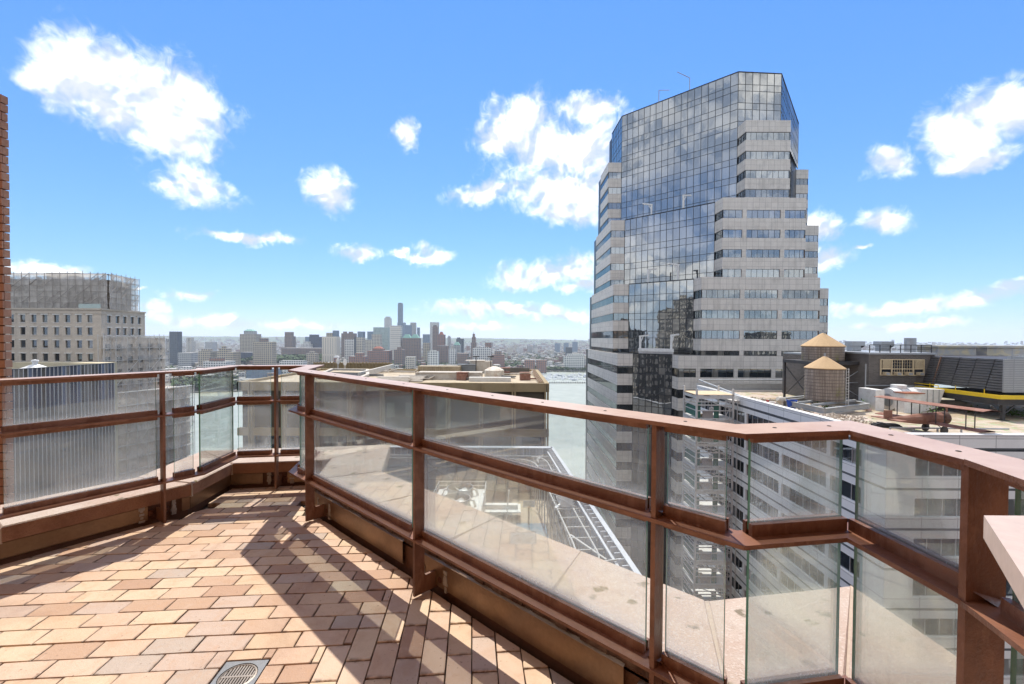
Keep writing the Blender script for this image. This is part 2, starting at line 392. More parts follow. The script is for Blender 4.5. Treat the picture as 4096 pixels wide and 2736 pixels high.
# plan of the terrace edge (inner edge of the hand rail), metres, camera at the origin
NEAR = [Vector(p) for p in ((-3.95,.93),(-2.855,2.495),(-2.285,3.318),(-2.314,3.783),(-1.784,3.87),(-1.685,3.367),(.623,1.185),(.938,1.238),(.957,.9415),(.80,.30))]
def offset(poly, d):
    out = []
    for i, p in enumerate(poly):
        ns = []
        for a, b in ((i-1, i), (i, i+1)):
            if a < 0 or b >= len(poly): continue
            t = (poly[b] - poly[a]).normalized(); ns.append(Vector((-t.y, t.x)))
        if len(ns) == 1: out.append(p + ns[0]*d)
        else:
            m = (ns[0] + ns[1]); m = m / max(m.length_squared/2, .25); out.append(p + m*d)
    return out
def strip(mb, i, d0, d1, z0, z1, m=0, mt=None):
    """one mitred straight run i of a rail between offsets d0 and d1"""
    a = offset(NEAR, d0); b = offset(NEAR, d1)
    mb.prism([a[i], a[i+1], b[i+1], b[i]], z0, z1, m, mt)
    return mb
def seg_point(i, px, d):
    """point of run i (offset d) that stands on the bearing of photograph column px"""
    o = offset(NEAR, d); a, b = o[i], o[i+1]; k = (px - 2048) / F
    t = (a.x - k*a.y) / ((a.x - k*a.y) - (b.x - k*b.y)); return a + (b - a)*t

# ---- floor
floor_poly = offset(NEAR, .15)
fl = MB()
fp = [(p.x, p.y) for p in floor_poly]
base_poly = [(-4.6, -2.6)] + [(4.0, -2.6), (4.0, .30)] + [(p[0], p[1]) for p in reversed(fp)]
fl.prism(base_poly, -.30, -.034)
floor = fl.build('terrace_floor', M_BED, kind='structure')
TA = R(5.0); tc_, ts_ = math.cos(TA), math.sin(TA)
def tl2w(u, v): return Vector((u*tc_ - v*ts_, u*ts_ + v*tc_))
def w2tl(p): return Vector((p[0]*tc_ + p[1]*ts_, -p[0]*ts_ + p[1]*tc_))
def inside(p, poly):
    c = False; n = len(poly); j = n-1
    for i in range(n):
        if (poly[i][1] > p[1]) != (poly[j][1] > p[1]) and p[0] < (poly[j][0]-poly[i][0])*(p[1]-poly[i][1])/(poly[j][1]-poly[i][1]) + poly[i][0]: c = not c
        j = i
    return c
def clip_half(poly, p, n):
    """keep the part of a convex polygon on the inner side (against n) of the line through p"""
    out = []
    for i in range(len(poly)):
        a, b = poly[i], poly[(i+1) % len(poly)]; da, db = (a-p).dot(n), (b-p).dot(n)
        if da <= 0: out.append(a)
        if (da < 0) != (db < 0) and abs(da-db) > 1e-9: out.append(a + (b-a)*(da/(da-db)))
    return out
gap_line = offset(NEAR, .115)
drain_c = w2tl(gp(950, 2700, 0)); drain_h = .083
dr_u0 = round((drain_c.x-drain_h)/.005)*.005; dr_v0 = drain_c.y-drain_h
def bound(v):          # where the courses turn by a quarter
    p = -.42 - (2.23 - v) * .50
    return round(p/.1035)*.1035
rects = []
TW, TL = .1035, .207
for j in range(-22, 46):
    v0 = j*TW; ub = bound(v0 + TW/2)
    u = -5.0 + (TL/2 if j % 2 else 0) + random.uniform(-.012, .012)
    while u < ub - .02:
        u1 = min(u + TL, ub)
        if ub - u1 < .03: u1 = ub
        rects.append((u, u1, v0, v0+TW)); u = u1
k0 = int(-2.6/TW)
for k in range(k0, 22):
    u0 = k*TW; uc = u0 + TW/2
    vs = [j*TW for j in range(-22, 46) if bound(j*TW + TW/2) <= uc]
    if not vs: continue
    vt = max(vs) + TW; v = vt + (TW if k % 2 else 0)
    while v > -2.2:
        a, b = max(v - TL, -2.2), min(v, vt)
        if b - a > .02: rects.append((u0, u0+TW, a, b))
        v -= TL
def tile_poly(r, g=.0024):
    u0, u1, v0, v1 = r
    jt = lambda: random.uniform(-.0012, .0012)
    P = [tl2w(u0+g+jt(), v0+g+jt()), tl2w(u1-g+jt(), v0+g+jt()), tl2w(u1-g+jt(), v1-g+jt()), tl2w(u0+g+jt(), v1-g+jt())]
    return P
def tile_mesh(mb, P, c, z, tilt):
    ins = []; n = len(P); ctr = sum(P, Vector((0, 0)))/n
    for p in P: ins.append(p + (ctr-p).normalized()*.0035)
    hz = lambda q: z + (q.x-ctr.x)*tilt[0] + (q.y-ctr.y)*tilt[1]
    for i in range(n):
        a, b, a2, b2 = P[i], P[(i+1) % n], ins[i], ins[(i+1) % n]
        mb.face([(a.x-c.x,a.y-c.y,-.034),(b.x-c.x,b.y-c.y,-.034),(b.x-c.x,b.y-c.y,hz(b)-.0025),(a.x-c.x,a.y-c.y,hz(a)-.0025)])
        mb.face([(a.x-c.x,a.y-c.y,hz(a)-.0025),(b.x-c.x,b.y-c.y,hz(b)-.0025),(b2.x-c.x,b2.y-c.y,hz(b2)),(a2.x-c.x,a2.y-c.y,hz(a2))])
    mb.face([(p.x-c.x, p.y-c.y, hz(p)) for p in ins])
cand = []
for r in rects:
    P = tile_poly(r); ok = True
    c = sum(P, Vector((0, 0)))/4
    if c.y < -2.3 or c.x < -4.3 or c.x > 3.0: continue
    if c.y > .4:
        for i in range(len(gap_line)-1):
            a, b = gap_line[i], gap_line[i+1]; t = (b-a).normalized(); n = Vector((-t.y, t.x))
            s = (c-a).dot(t)
            if -.16 < s < (b-a).length + .16 and abs((c-a).dot(n)) < .3:
                # runs that meet at a re-entrant corner only cut what lies beside them
                if i == 4 and c.y > 3.9: continue
                if i == 3 and c.x > -1.55: continue
                P = clip_half(P, a, n)
                if len(P) < 3: ok = False; break
    if not ok or len(P) < 3: continue
    ar = abs(sum(P[i].x*P[(i+1) % len(P)].y - P[(i+1) % len(P)].x*P[i].y for i in range(len(P))))/2
    c = sum(P, Vector((0, 0)))/len(P)
    if ar < .0012 or not inside(c, base_poly): continue
    cl = w2tl(c)
    if abs(cl.x-drain_c.x) < drain_h+.10 and abs(cl.y-drain_c.y) < drain_h+.052:
        # courses round the drain are cut to its frame
        Q = [w2tl(p) for p in P]; lo = min(q.x for q in Q); hi = max(q.x for q in Q); l2 = min(q.y for q in Q); h2 = max(q.y for q in Q)
        e = drain_h + .006
        parts = []
        if hi > drain_c.x-e and lo < drain_c.x+e and h2 > drain_c.y-e and l2 < drain_c.y+e:
            if lo < drain_c.x-e-.01: parts.append((lo, drain_c.x-e, l2, h2))
            if hi > drain_c.x+e+.01: parts.append((drain_c.x+e, hi, l2, h2))
            m0, m1 = max(lo, drain_c.x-e), min(hi, drain_c.x+e)
            if h2 > drain_c.y+e+.01: parts.append((m0, m1, drain_c.y+e, h2))
            if l2 < drain_c.y-e-.01: parts.append((m0, m1, l2, drain_c.y-e))
            for q in parts:
                PP = tile_poly(q, .0008); cand.append((PP, sum(PP, Vector((0, 0)))/4))
            continue
    cand.append((P, c))
vis = [t for t in cand if t[1].y > 1.55 and abs(t[1].x/t[1].y) < 1.25]
vis.sort(key=lambda t: t[1].y)
keep = set(id(t[0]) for t in vis[:300])
rest = MB()
for P, c in cand:
    z = random.uniform(-.0022, .0015); tilt = (random.uniform(-.012, .012), random.uniform(-.015, .015))
    if id(P) in keep:
        mb = MB(); tile_mesh(mb, P, c, z, tilt)
        mb.build('floor_tile', M_TILE, floor, loc=(c.x, c.y, 0))
    else: tile_mesh(rest, P, Vector((0, 0)), z, tilt)
rest.build('floor_tiles', M_TILE, floor, kind='stuff')

# ---- floor drain
dc = gp(950, 2700, 0)
dr = thing('floor_drain', 'square metal floor drain with round slotted grate set in the tiles', 'drain', (dc.x, dc.y, 0), TA)
mb = MB(); h = drain_h; n = 32; r0 = .071
sq = []
for k in range(n):
    a = 2*math.pi*k/n; s = 1/max(abs(math.cos(a)), abs(math.sin(a))); sq.append((h*s*math.cos(a), h*s*math.sin(a)))
ci = [(r0*math.cos(2*math.pi*k/n), r0*math.sin(2*math.pi*k/n)) for k in range(n)]
for k in range(n):
    a, b, c, d = sq[k], sq[(k+1) % n], ci[(k+1) % n], ci[k]
    mb.face([(*a, -.004), (*b, -.004), (*c, -.004), (*d, -.004)]); mb.face([(*d, -.004), (*c, -.004), (*c, -.02), (*d, -.02)])
    mb.face([(*a, -.03), (*b, -.03), (*b, -.004), (*a, -.004)])
mb.build('frame', M_DRAIN, dr)
mb = MB()
mb.lathe([(.0685, -.02), (.0685, -.006), (.062, -.004), (.060, -.007)], n=32)
for k in range(-5, 6):
    xx = k*.0108; yy = math.sqrt(max(.0612**2 - xx*xx, 0))
    mb.box(xx-.0031, xx+.0031, -yy, -.004, -.014, -.0062); mb.box(xx-.0031, xx+.0031, .004, yy, -.014, -.0062)
mb.box(-.060, .060, -.0045, .0045, -.014, -.0055)
mb.build('grate', M_GRATE, dr)
mb = MB(); mb.lathe([(.069, -.026), (.0, -.026)], n=24); mb.build('sump', M_BLACK, dr)

# ---- parapet: wall, coping slabs, flashing
par = thing('terrace_parapet', 'low parapet with wide pale exposed aggregate coping outside the glass railing', 'parapet')
w0 = offset(NEAR, .16); w1 = offset(NEAR, .60)
mb = MB()
for i in range(9): mb.prism([w0[i], w0[i+1], w1[i+1], w1[i]], -1.2, .128, top=False)
mb.build('wall', weathered('brown_render', (.15, .075, .045), (.07, .035, .022), 5, .8, 0, .3), par)
c0 = offset(NEAR, .115); c0b = offset(NEAR, .172); c1 = offset(NEAR, .66)
cuts = {0:(0,.5,1), 1:(0,1), 2:(0,1), 3:(0,1), 4:(0,1), 5:(0,.26,.52,.76,1), 6:(0,1), 7:(0,1), 8:(0,1)}
sea = MB()
for i, cs in cuts.items():
    for ta, tb in zip(cs, cs[1:]):
        g = .006
        def at(t, o): return o[i] + (o[i+1]-o[i])*t
        la = (c0[i+1]-c0[i]).length; lb = (c1[i+1]-c1[i]).length
        ci = c0 if i < 4 else c0b
        a0, a1, b0, b1 = at(ta+g/la, ci), at(tb-g/la, ci), at(ta+g/lb, c1), at(tb-g/lb, c1)
        mb = MB()
        # slab with softened arris, its top falling a little outwards
        z1, z2 = .222, .212
        ctr = (a0+a1+b0+b1)/4
        low = [(a0, .128), (a1, .128), (b1, .10), (b0, .10)]; mid = [(a0, z1-.008), (a1, z1-.008), (b1, z2-.008), (b0, z2-.008)]
        top = [(p+(ctr-p).normalized()*.008, z+.008) for p, z in mid]
        for A, B in ((low, mid), (mid, top)):
            for q in range(4):
                p0, p1 = A[q], A[(q+1) % 4]; q1, q0 = B[(q+1) % 4], B[q]
                mb.face([(*p0[0], p0[1]), (*p1[0], p1[1]), (*q1[0], q1[1]), (*q0[0], q0[1])], 1 if (q == 0 and A is low) else 0)
        mb.face([(*p, z) for p, z in top]); mb.face([(*p, z) for p, z in reversed(low)])
        mb.build('coping_slab', [M_COPING, M_COPF], par)
    for t in cs[:-1]:
        cj = c0 if i < 4 else c0b
        p, q = cj[i]+(cj[i+1]-cj[i])*t, c1[i]+(c1[i+1]-c1[i])*t
        tt = (c0[i+1]-c0[i]).normalized()*.009
        sea.prism([p-tt, p+tt, q+tt, q-tt], .12, .2095)
sea.build('joint_sealant', weathered('joint_sealant', (.46, .37, .29), (.40, .31, .24), 8, .8), par)
# bronze flashing sheets, broken at the brackets
f0 = offset(NEAR, .135); f1 = offset(NEAR, .158)
posts = [(1, 655), (3, 1098), (5, 1217), (5, 1652), (5, 2617), (7, 3862)]
for i in range(9):
    L_ = (f0[i+1]-f0[i]).length; t = (f0[i+1]-f0[i])/L_
    stops = [0.0]
    for (pi, px) in posts:
        if pi == i:
            q = seg_point(i, px, .135); s = (q-f0[i]).dot(t); stops += [max(s-.10, 0), min(s+.10, L_)]
    stops.append(L_)
    for a, b in zip(stops[0::2], stops[1::2]):
        n_ = max(1, round((b-a)/1.1))
        for k in range(n_):
            sa, sb = a+(b-a)*k/n_+.002, a+(b-a)*(k+1)/n_-.002
            if sb-sa < .03: continue
            mb = MB(); P = f0[i]+t*sa; Q = f0[i]+t*sb; n = Vector((-t.y, t.x))
            zt_ = .124 if i < 4 else .160
            prof = [(.012, .020), (.0, .026), (.0, zt_-.006), (.014, zt_), (.022, zt_)]
            for (d0, z0), (d1, z1) in zip(prof, prof[1:]):
                mb.face([(*(P+n*d0), z0), (*(Q+n*d0), z0), (*(Q+n*d1), z1), (*(P+n*d1), z1)])
            mb.build('flashing', M_FLASH, par)
            if k: # lap with a smear of sealant
                mb = MB(); rr = random.Random(i*10+k)
                for q in range(7):
                    z = .03+q*.014; wdt = rr.uniform(.004, .011); off = rr.uniform(-.004, .004)
                    S = P - t*.002 + t*off
                    mb.box(-wdt, wdt, -.004, .004, z-.008, z+.008, 0, Matrix.Translation((S.x, S.y, 0)) @ Matrix.Rotation(math.atan2(t.y, t.x), 4, 'Z'))
                mb.build('sealant_smear', M_SEAL, par)

sm0, sm1 = offset(NEAR, .150), offset(NEAR, .175)
for i in range(4, 9):
    mb = MB(); rr = random.Random(i); L_ = (sm0[i+1]-sm0[i]).length; n_ = max(2, int(L_/.06))
    for k in range(n_):
        p, q = sm0[i]+(sm0[i+1]-sm0[i])*(k/n_), sm0[i]+(sm0[i+1]-sm0[i])*((k+1)/n_); u, v_ = sm1[i]+(sm1[i+1]-sm1[i])*((k+1)/n_), sm1[i]+(sm1[i+1]-sm1[i])*(k/n_)
        j = (u-q).normalized()*rr.uniform(-.006, .006); mb.prism([p+j, q+j, u, v_], .150, .196+rr.uniform(-.008, .010))
    mb.build('rusty_seam', weathered('rusty_mortar_seam', (.075, .036, .022), (.20, .14, .10), 14, .8, 0, .6, .7) if 'rusty_mortar_seam' not in bpy.data.materials else bpy.data.materials['rusty_mortar_seam'], par)
# ---- railing
rail = thing('terrace_railing', 'brown steel railing with dusty glass panels and flat cap rail around the terrace', 'railing')
rail2 = thing('terrace_railing', 'short brown railing run after the cap joint at the far right edge', 'railing')
Z_TOP, Z_MID, Z_BOT = 1.077, .776, .306
def run(i, owner):
    for name, d1, z0, z1 in (('top_rail', .128, Z_TOP-.013, Z_TOP), ('middle_rail', .092, Z_MID-.012, Z_MID), ('bottom_rail', .092, Z_BOT-.012, Z_BOT)):
        zz = .0016 if (name == 'top_rail' and owner is rail2) else 0
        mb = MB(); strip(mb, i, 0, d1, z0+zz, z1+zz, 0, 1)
        o = mb.build(name, [M_STEEL, M_TOPPALE if name == 'top_rail' else M_TOPMID], owner)  # upward faces coloured a paler brown than the sides, palest on the cap
        bv = o.modifiers.new('b', 'BEVEL'); bv.width = .002; bv.segments = 1
for i in range(8): run(i, rail)
run(8, rail2)
def panel(i, pa, pb, owner=None):
    owner = owner or rail
    a = seg_point(i, pa, .066) if not isinstance(pa, Vector) else pa
    b = seg_point(i, pb, .066) if not isinstance(pb, Vector) else pb
    L_ = (b-a).length; rz = math.atan2(b.y-a.y, b.x-a.x)
    for z0, z1, zc0, zc1 in ((Z_MID+.012, Z_TOP-.026, Z_MID, Z_TOP-.013), (Z_BOT+.012, Z_MID-.026, Z_BOT, Z_MID-.012)):
        mb = MB()
        mb.box(0, L_, -.005, .005, 0, z1-z0, 0, None, 'lrt'); 
        mb.box(0, L_, -.005, .005, 0, z1-z0, 1, None, 'fbd')
        g = mb.build('glass_panel', [M_GLASS, M_EDGE], owner, loc=(a.x, a.y, z0), rz=rz)
        cb = MB(); cb.box(-.004, L_+.004, -.021, -.006, 0, .034); cb.box(-.004, L_+.004, .006, .019, 0, .034)
        cb.build('glazing_channel', M_STEEL, owner, loc=(a.x, a.y, zc0), rz=rz)
        ct = MB(); ct.box(-.004, L_+.004, -.020, -.006, -.024, 0); ct.box(-.004, L_+.004, .006, .018, -.024, 0)
        ct.build('glazing_bead', M_STEEL, owner, loc=(a.x, a.y, zc1), rz=rz)
o66 = offset(NEAR, .066)
panel(0, o66[0]+(o66[1]-o66[0])*.05, o66[0]+(o66[1]-o66[0])*.99)
def panel_s(i, a, b, owner=None):
    L_ = (o66[i+1]-o66[i]).length; t = (o66[i+1]-o66[i])/L_; panel(i, o66[i]+t*a, o66[i]+t*(L_-b), owner)
# left run up to the post and on to the bend
rail_p1 = seg_point(1, 655, .066)
t1 = (o66[2]-o66[1]).normalized()
panel(1, o66[1]+t1*.012, rail_p1-t1*.05); panel(1, rail_p1+t1*.055, o66[2]-t1*.028)
panel_s(2, .028, .028)
pb = seg_point(3, 1105, .066); t3 = (o66[4]-o66[3]).normalized()
panel(3, o66[3]+t3*.03, pb-t3*.045); panel(3, pb+t3*.04, o66[4]-t3*.05)
panel_s(4, .06, .05)
t5 = (o66[6]-o66[5]).normalized()
q1, q2, q3 = seg_point(5, 1230, .066), seg_point(5, 1672, .066), seg_point(5, 2650, .066)
panel(5, o66[5]+t5*.035, q1-t5*.03); panel(5, q1+t5*.030, q2-t5*.045); panel(5, q2+t5*.030, q3-t5*.045); panel(5, q3+t5*.022, o66[6]-t5*.035)
panel_s(6, .03, .03)
t7 = (o66[8]-o66[7]).normalized(); panel(7, o66[7]+t7*.028, o66[8]-t7*.03)
panel_s(8, .05, .02, rail2)
def post(i, px):
    fd = .098 if px > 3500 else .066
    p = seg_point(i, px, 0); a, b = NEAR[i], NEAR[i+1]; t = (b-a).normalized(); rz = math.atan2(t.y, t.x)
    prof = [(.006, .012), (.215, .012), (.215, .095), (.205, .100), (fd+.01, .100), (fd, .110), (fd, Z_TOP-.0135), (.006, Z_TOP-.0135)]
    mb = MB(); w = .0075
    A = [(-w, d, z) for d, z in prof]; B = [(w, d, z) for d, z in prof]
    # front face (side -x) and back face (side +x) as concave outlines cut in two
    for side, sgn in ((A, 1), (B, -1)):
        for ix in ((0, 1, 2, 3, 4), (0, 4, 5), (0, 5, 6, 7)):
            pts = [side[q] for q in ix]; mb.face(pts if sgn < 0 else list(reversed(pts)))
    for k in range(len(prof)):
        q = (k+1) % len(prof); mb.face([A[k], A[q], B[q], B[k]])
    o = mb.build('post', M_STEEL, rail, loc=(p.x, p.y, 0), rz=rz)
    bv = o.modifiers.new('b', 'BEVEL'); bv.width = .0018; bv.segments = 1
    mb = MB(); mb.box(-.085, .085, .150, .30, .020, .124); mb.build('anchor_box', M_RUSTB, o)
    for s in (-.045, .045):
        mb = MB(); mb.lathe([(.0, .018), (.014, .018), (.024, .008), (.026, 0)], n=8)
        bo = mb.build('anchor_bolt', M_RUSTB, o); bo.location = (s, .150, .064); bo.rotation_euler = (R(90), 0, 0)
    rr = random.Random(px)
    for s in (-1, 1):
        mb = MB()
        for q in range(9):
            z = .024+q*.012; wd = rr.uniform(.008, .02)
            mb.box(s*.095-wd, s*.095+wd, .134+rr.uniform(-.004, .004), .158, z-.008, z+.008)
        mb.build('anchor_sealant', M_SEAL, o)
    for zz in (Z_MID, Z_BOT):
        mb = MB(); mb.face([(-.0075, .03, zz+.0005), (-.0075, .075, zz+.0005), (-.0075, .05, zz+.028)]); mb.face([(-.0076, .02, zz+.028), (-.035, .05, zz+.001), (-.0076, .09, zz+.001)])
        mb.face([(.0076, .09, zz+.001), (.032, .05, zz+.001), (.0076, .02, zz+.022)])
        mb.build('weld_gusset', M_STEEL, o)
for i, px in posts: post(i, px)
# screw heads along the cap rail
sm_ = MB(); sm_.lathe([(.0, .0012), (.0045, .0012), (.006, 0)], n=8); sm_ = sm_.mesh('screw', [M_BLACK]); o60 = offset(NEAR, .062)
for i, ts in ((1, (.3, .8)), (3, (.25, .75)), (5, (.08, .2, .33, .46, .58, .68, .77, .86, .95)), (6, (.3, .8)), (7, (.35, .8))):
    for t in ts: q = o60[i]+(o60[i+1]-o60[i])*t; link('screw', sm_, rail, (q.x, q.y, Z_TOP+.0002))
# the end of the next cap rail reaching in beside the camera
hr = MB()
poly = [Vector((.678, .637)), Vector((.546, .472)), Vector((.313, .18)), Vector((1.5, .18)), Vector((1.5, .635))]
hr.prism(poly, 1.046, 1.0785)
o = hr.build('handrail_end', weathered('pale_cap_paint', (.57, .45, .375), (.50, .375, .30), 5, .4, 0, .1), label='pale pink flat cap rail corner jutting in at the right edge', category='handrail')
bv = o.modifiers.new('b', 'BEVEL'); bv.width = .006; bv.segments = 2
hp = MB(); hp.box(1.2, 1.216, .34, .44, -.03, 1.046); hp.build('post', M_STEEL, o)

# ---- brick pier at the left edge
bw = thing('brick_pier', 'red brown brick wall edge standing at the far left of the view', 'brick wall')
M_BRICK = weathered('red_brick', (.47, .30, .215), (.38, .225, .155), 3.0, .85, 0, .5, .9, 60)
M_MORT = weathered('brick_mortar', (.17, .10, .07), (.11, .06, .045), 6, .9)
bx1 = dp(20, 1480, 3.9).x; mbm = MB(); mbm.prism([(-6.5, 3.912), (bx1-.004, 3.912), (bx1*5.2/3.9-.09, 5.2), (-6.5, 5.2)], -60, 3.40); mbm.build('core', M_MORT, bw)
mb = MB(); ch = .0742; rr = random.Random(3)
for k in range(-42, 46):
    z = k*ch; x = bx1; first = True
    while x > bx1-.9:
        w = (.205 if (k % 2 == 0 or not first) else .098); first = False
        jx = rr.uniform(-.004, .004) ; jy = rr.uniform(-.006, .004)
        mb.box(x-w+.006, x-.004+jx, 3.90+jy, 3.96, z+.005, z+ch-.005)
        x -= w
mb.build('bricks', M_BRICK, bw, kind='stuff')

# ---- the building the terrace belongs to, behind the viewer
own = MB()
own.prism([(-30, -16), (26, -16), (26, -3.0), (-4.8, -3.0), (-9.5, 1.0), (-30, 1.0)], -114, 46)
own.build('home_tower', weathered('home_brick', (.36, .19, .115), (.29, .14, .085), .8, .85, 0, .2), None, label='brown brick tower behind the viewer that carries the terrace', category='tower')
# ================================================================ THE BUILDINGS ROUND ABOUT
def mat_panels(name, c, joint, bw, bh, mortar=.02, rough=.6, offset=0, var=.08, metal=0, bump=.3, stain=.4):
    """cladding with joints laid out along the wall (UV in metres)"""
    m = Mat(name, rough, metal, .35); v = m.tc('UV')
    b = m.nd('ShaderNodeTexBrick'); m.L.new(v, b.inputs['Vector'])
    b.offset = offset; b.inputs['Scale'].default_value = 1; b.inputs['Mortar Size'].default_value = mortar
    b.inputs['Brick Width'].default_value = bw; b.inputs['Row Height'].default_value = bh; b.inputs['Mortar Smooth'].default_value = .1
    b.inputs['Color1'].default_value = tuple(q*(1-var) for q in c)+(1,); b.inputs['Color2'].default_value = tuple(min(q*(1+var), 1) for q in c)+(1,)
    b.inputs['Mortar'].default_value = tuple(joint)+(1,)
    o = m.tc('Object'); n = m.noise(o, .35, 6, .65, .4); n2 = m.noise(m.tc('Object', (1, 1, .12)), 1.3, 4, .6)
    f = m.math('MULTIPLY', m.rng(m.math('ADD', m.math('MULTIPLY', n, .5), m.math('MULTIPLY', n2, .5)), .46, .68), stain)
    m.color(m.mix(f, b.outputs['Color'], tuple(q*.62 for q in c)))
    if bump: m.bump(m.math('SUBTRACT', 1, b.outputs['Fac']), bump, .03)
    return m.m
def mat_window(name, tint=(.70, .80, .90), base=(.012, .016, .02), refl=.42, wave=.25, wscale=.35, rough=.015):
    """reflecting window glass over a dark room, slightly uneven so reflections waver"""
    m = Mat(name); L = m.L
    df = m.nd('ShaderNodeBsdfDiffuse')
    # rooms differ: some panes have pale blinds half down behind the glass
    oc = m.tc('Object'); oj = m.nd('ShaderNodeObjectInfo'); sn = m.nd('ShaderNodeVectorMath', operation='SNAP'); L.new(oc, sn.inputs[0]); sn.inputs[1].default_value = (1.22, 50, 50)
    sh = m.nd('ShaderNodeVectorMath', operation='ADD'); L.new(sn.outputs[0], sh.inputs[0]); L.new(oj.outputs['Location'], sh.inputs[1])
    wn = m.nd('ShaderNodeTexWhiteNoise'); L.new(sh.outputs[0], wn.inputs['Vector'])
    L.new(m.ramp(wn.outputs['Value'], [(0, tuple(base)), (.55, tuple(q*2.2 for q in base)), (.74, (.10, .095, .085)), (.88, (.22, .21, .19))], True), df.inputs[0])
    gl = m.nd('ShaderNodeBsdfGlossy'); gl.inputs[0].default_value = tuple(tint)+(1,); gl.inputs['Roughness'].default_value = rough
    v = m.tc('Object'); oi = m.nd('ShaderNodeObjectInfo')
    a = m.nd('ShaderNodeVectorMath', operation='ADD'); L.new(v, a.inputs[0]); L.new(oi.outputs['Location'], a.inputs[1])
    bp = m.nd('ShaderNodeBump'); bp.inputs['Strength'].default_value = wave; bp.inputs['Distance'].default_value = .02
    L.new(m.noise(a.outputs[0], wscale, 2, .5), bp.inputs['Height']); L.new(bp.outputs[0], gl.inputs['Normal'])
    fr = m.nd('ShaderNodeFresnel'); fr.inputs[0].default_value = 1.5
    f = m.math('ADD', m.math('MULTIPLY', fr.outputs[0], .6), refl, True)
    rnd = m.rng(oi.outputs['Random'], 0, 1, .9, 1.06); f = m.math('MULTIPLY', f, rnd, True)
    mx = m.nd('ShaderNodeMixShader'); L.new(f, mx.inputs[0]); L.new(df.outputs[0], mx.inputs[1]); L.new(gl.outputs[0], mx.inputs[2])
    L.new(mx.outputs[0], m.out.inputs['Surface']); return m.m
M_CURT = mat_window('tower_glass', (.76, .76, .73), (.035, .038, .04), refl=.44, wave=.30, wscale=.5)
M_RIB = mat_window('ribbon_glass', (.70, .74, .75), refl=.38, wave=.30, wscale=.6)
M_DARKGL = mat_window('dark_window_glass', (.75, .82, .90), (.010, .013, .018), .16, .2, .5)
M_MULL = weathered('dark_mullion', (.035, .038, .042), (.05, .05, .055), 2, .4, .3, 0)
M_STONE = mat_panels('tower_granite', (.63, .59, .54), (.30, .275, .25), 1.30, 1.05, .022, .6, 0, .05, 0, .3, .65)
M_ROOFD = weathered('roof_membrane', (.22, .21, .20), (.13, .12, .11), .4, .9)
_wm = {}
def window_mesh(w, h, n, glass, mull, mw=.05, frame=.05):
    k = (round(w, 2), round(h, 2), n, glass.name, mull.name, mw)
    if k not in _wm:
        mb = MB(); mb.face([(0,0,0),(w,0,0),(w,0,h),(0,0,h)], 0, ((0,0),(w,0),(w,h),(0,h)))
        for i in range(n+1):
            x = min(max(w*i/n, frame/2), w-frame/2); mb.box(x-mw/2, x+mw/2, -.04, .01, 0, h, 1, None, 'b')
        mb.box(0, w, -.045, .01, -.001, frame, 1, None, 'b'); mb.box(0, w, -.045, .01, h-frame, h+.001, 1, None, 'b')
        _wm[k] = mb.mesh('window', [glass, mull])
    return _wm[k]
class Wall:
    """one straight wall: local x along it, y inwards, z up"""
    def __init__(s, parent, p0, p1):
        s.p = parent; s.p0 = Vector(p0); s.p1 = Vector(p1); d = s.p1-s.p0; s.L = d.length; s.rz = math.atan2(d.y, d.x)
    def put(s, name, mb, mats, **k): return mb.build(name, mats, s.p, loc=(s.p0.x, s.p0.y, 0), rz=s.rz, **k)
    def world(s, x, y, z):
        c, q = math.cos(s.rz), math.sin(s.rz); return Vector((s.p0.x + x*c - y*q, s.p0.y + x*q + y*c, z))
    def banded(s, z0, z1, bands, groups, mat, glass=None, mull=None, t=.35, rec=.16, pane=1.22, wallname='wall', maxdraw=None, back=True):
        """solid bands with strips of windows let in between; groups = [(x0, x1)] in metres"""
        glass = glass or M_RIB; mull = mull or M_MULL
        mb = MB(); bands = sorted(bands); zz = z0
        for a, b in bands:
            if a > zz: mb.box(0, s.L, 0, t, zz, a, 0, None, 'lrb')
            zz = b
        if z1 > zz: mb.box(0, s.L, 0, t, zz, z1, 0, None, 'lrb')
        for a, b in bands:
            x = 0
            for g0, g1 in groups:
                g0, g1 = max(g0, 0), min(g1, s.L)
                if g0 > x+.01: mb.box(x, g0, 0, t, a, b, 0, None, 'btd' + ('l' if x == 0 else ''))
                x = g1
            if x < s.L-.01: mb.box(x, s.L, 0, t, a, b, 0, None, 'btdr')
            for g0, g1 in groups:
                g0, g1 = max(g0, 0), min(g1, s.L); n = max(1, round((g1-g0)/pane))
                me = window_mesh(g1-g0, b-a, n, glass, mull)
                link('window', me, s.p, s.world(g0, rec, a), s.rz)
        s.put(wallname, mb, mat)

# ---------------------------------------------------------------- the stepped glass tower
tower = thing('glass_tower', 'tall stepped office tower of grey stone bands and blue grey glass', 'tower')
FH = 4.2
def bands_from(ztop, n, first=2.6, h=1.75): return [(ztop-first-h-k*FH, ztop-first-k*FH) for k in range(n)]
zc = HC
T = [dict(z=48.4+zc, zb=30.1+zc, Y=100.0, xa=51.5, xr=61.5, ya=103.6, g=(30.0, 124.4), xl=26.3, n=4),
     dict(z=30.1+zc, zb=12.7+zc, Y=96.0, xa=44.8, xr=62.6, ya=99.7, g=(28.7, 114.9), xl=25.1, n=4),
     dict(z=12.7+zc, zb=-3.4+zc, Y=92.5, xa=39.0, xr=63.5, ya=96.4, g=(27.6, 106.0), xl=23.9, n=4),
     dict(z=-3.4+zc, zb=-62.0, Y=89.0, xa=33.1, xr=76.0, ya=92.3, g=(26.3, 97.0), xl=22.9, n=13)]
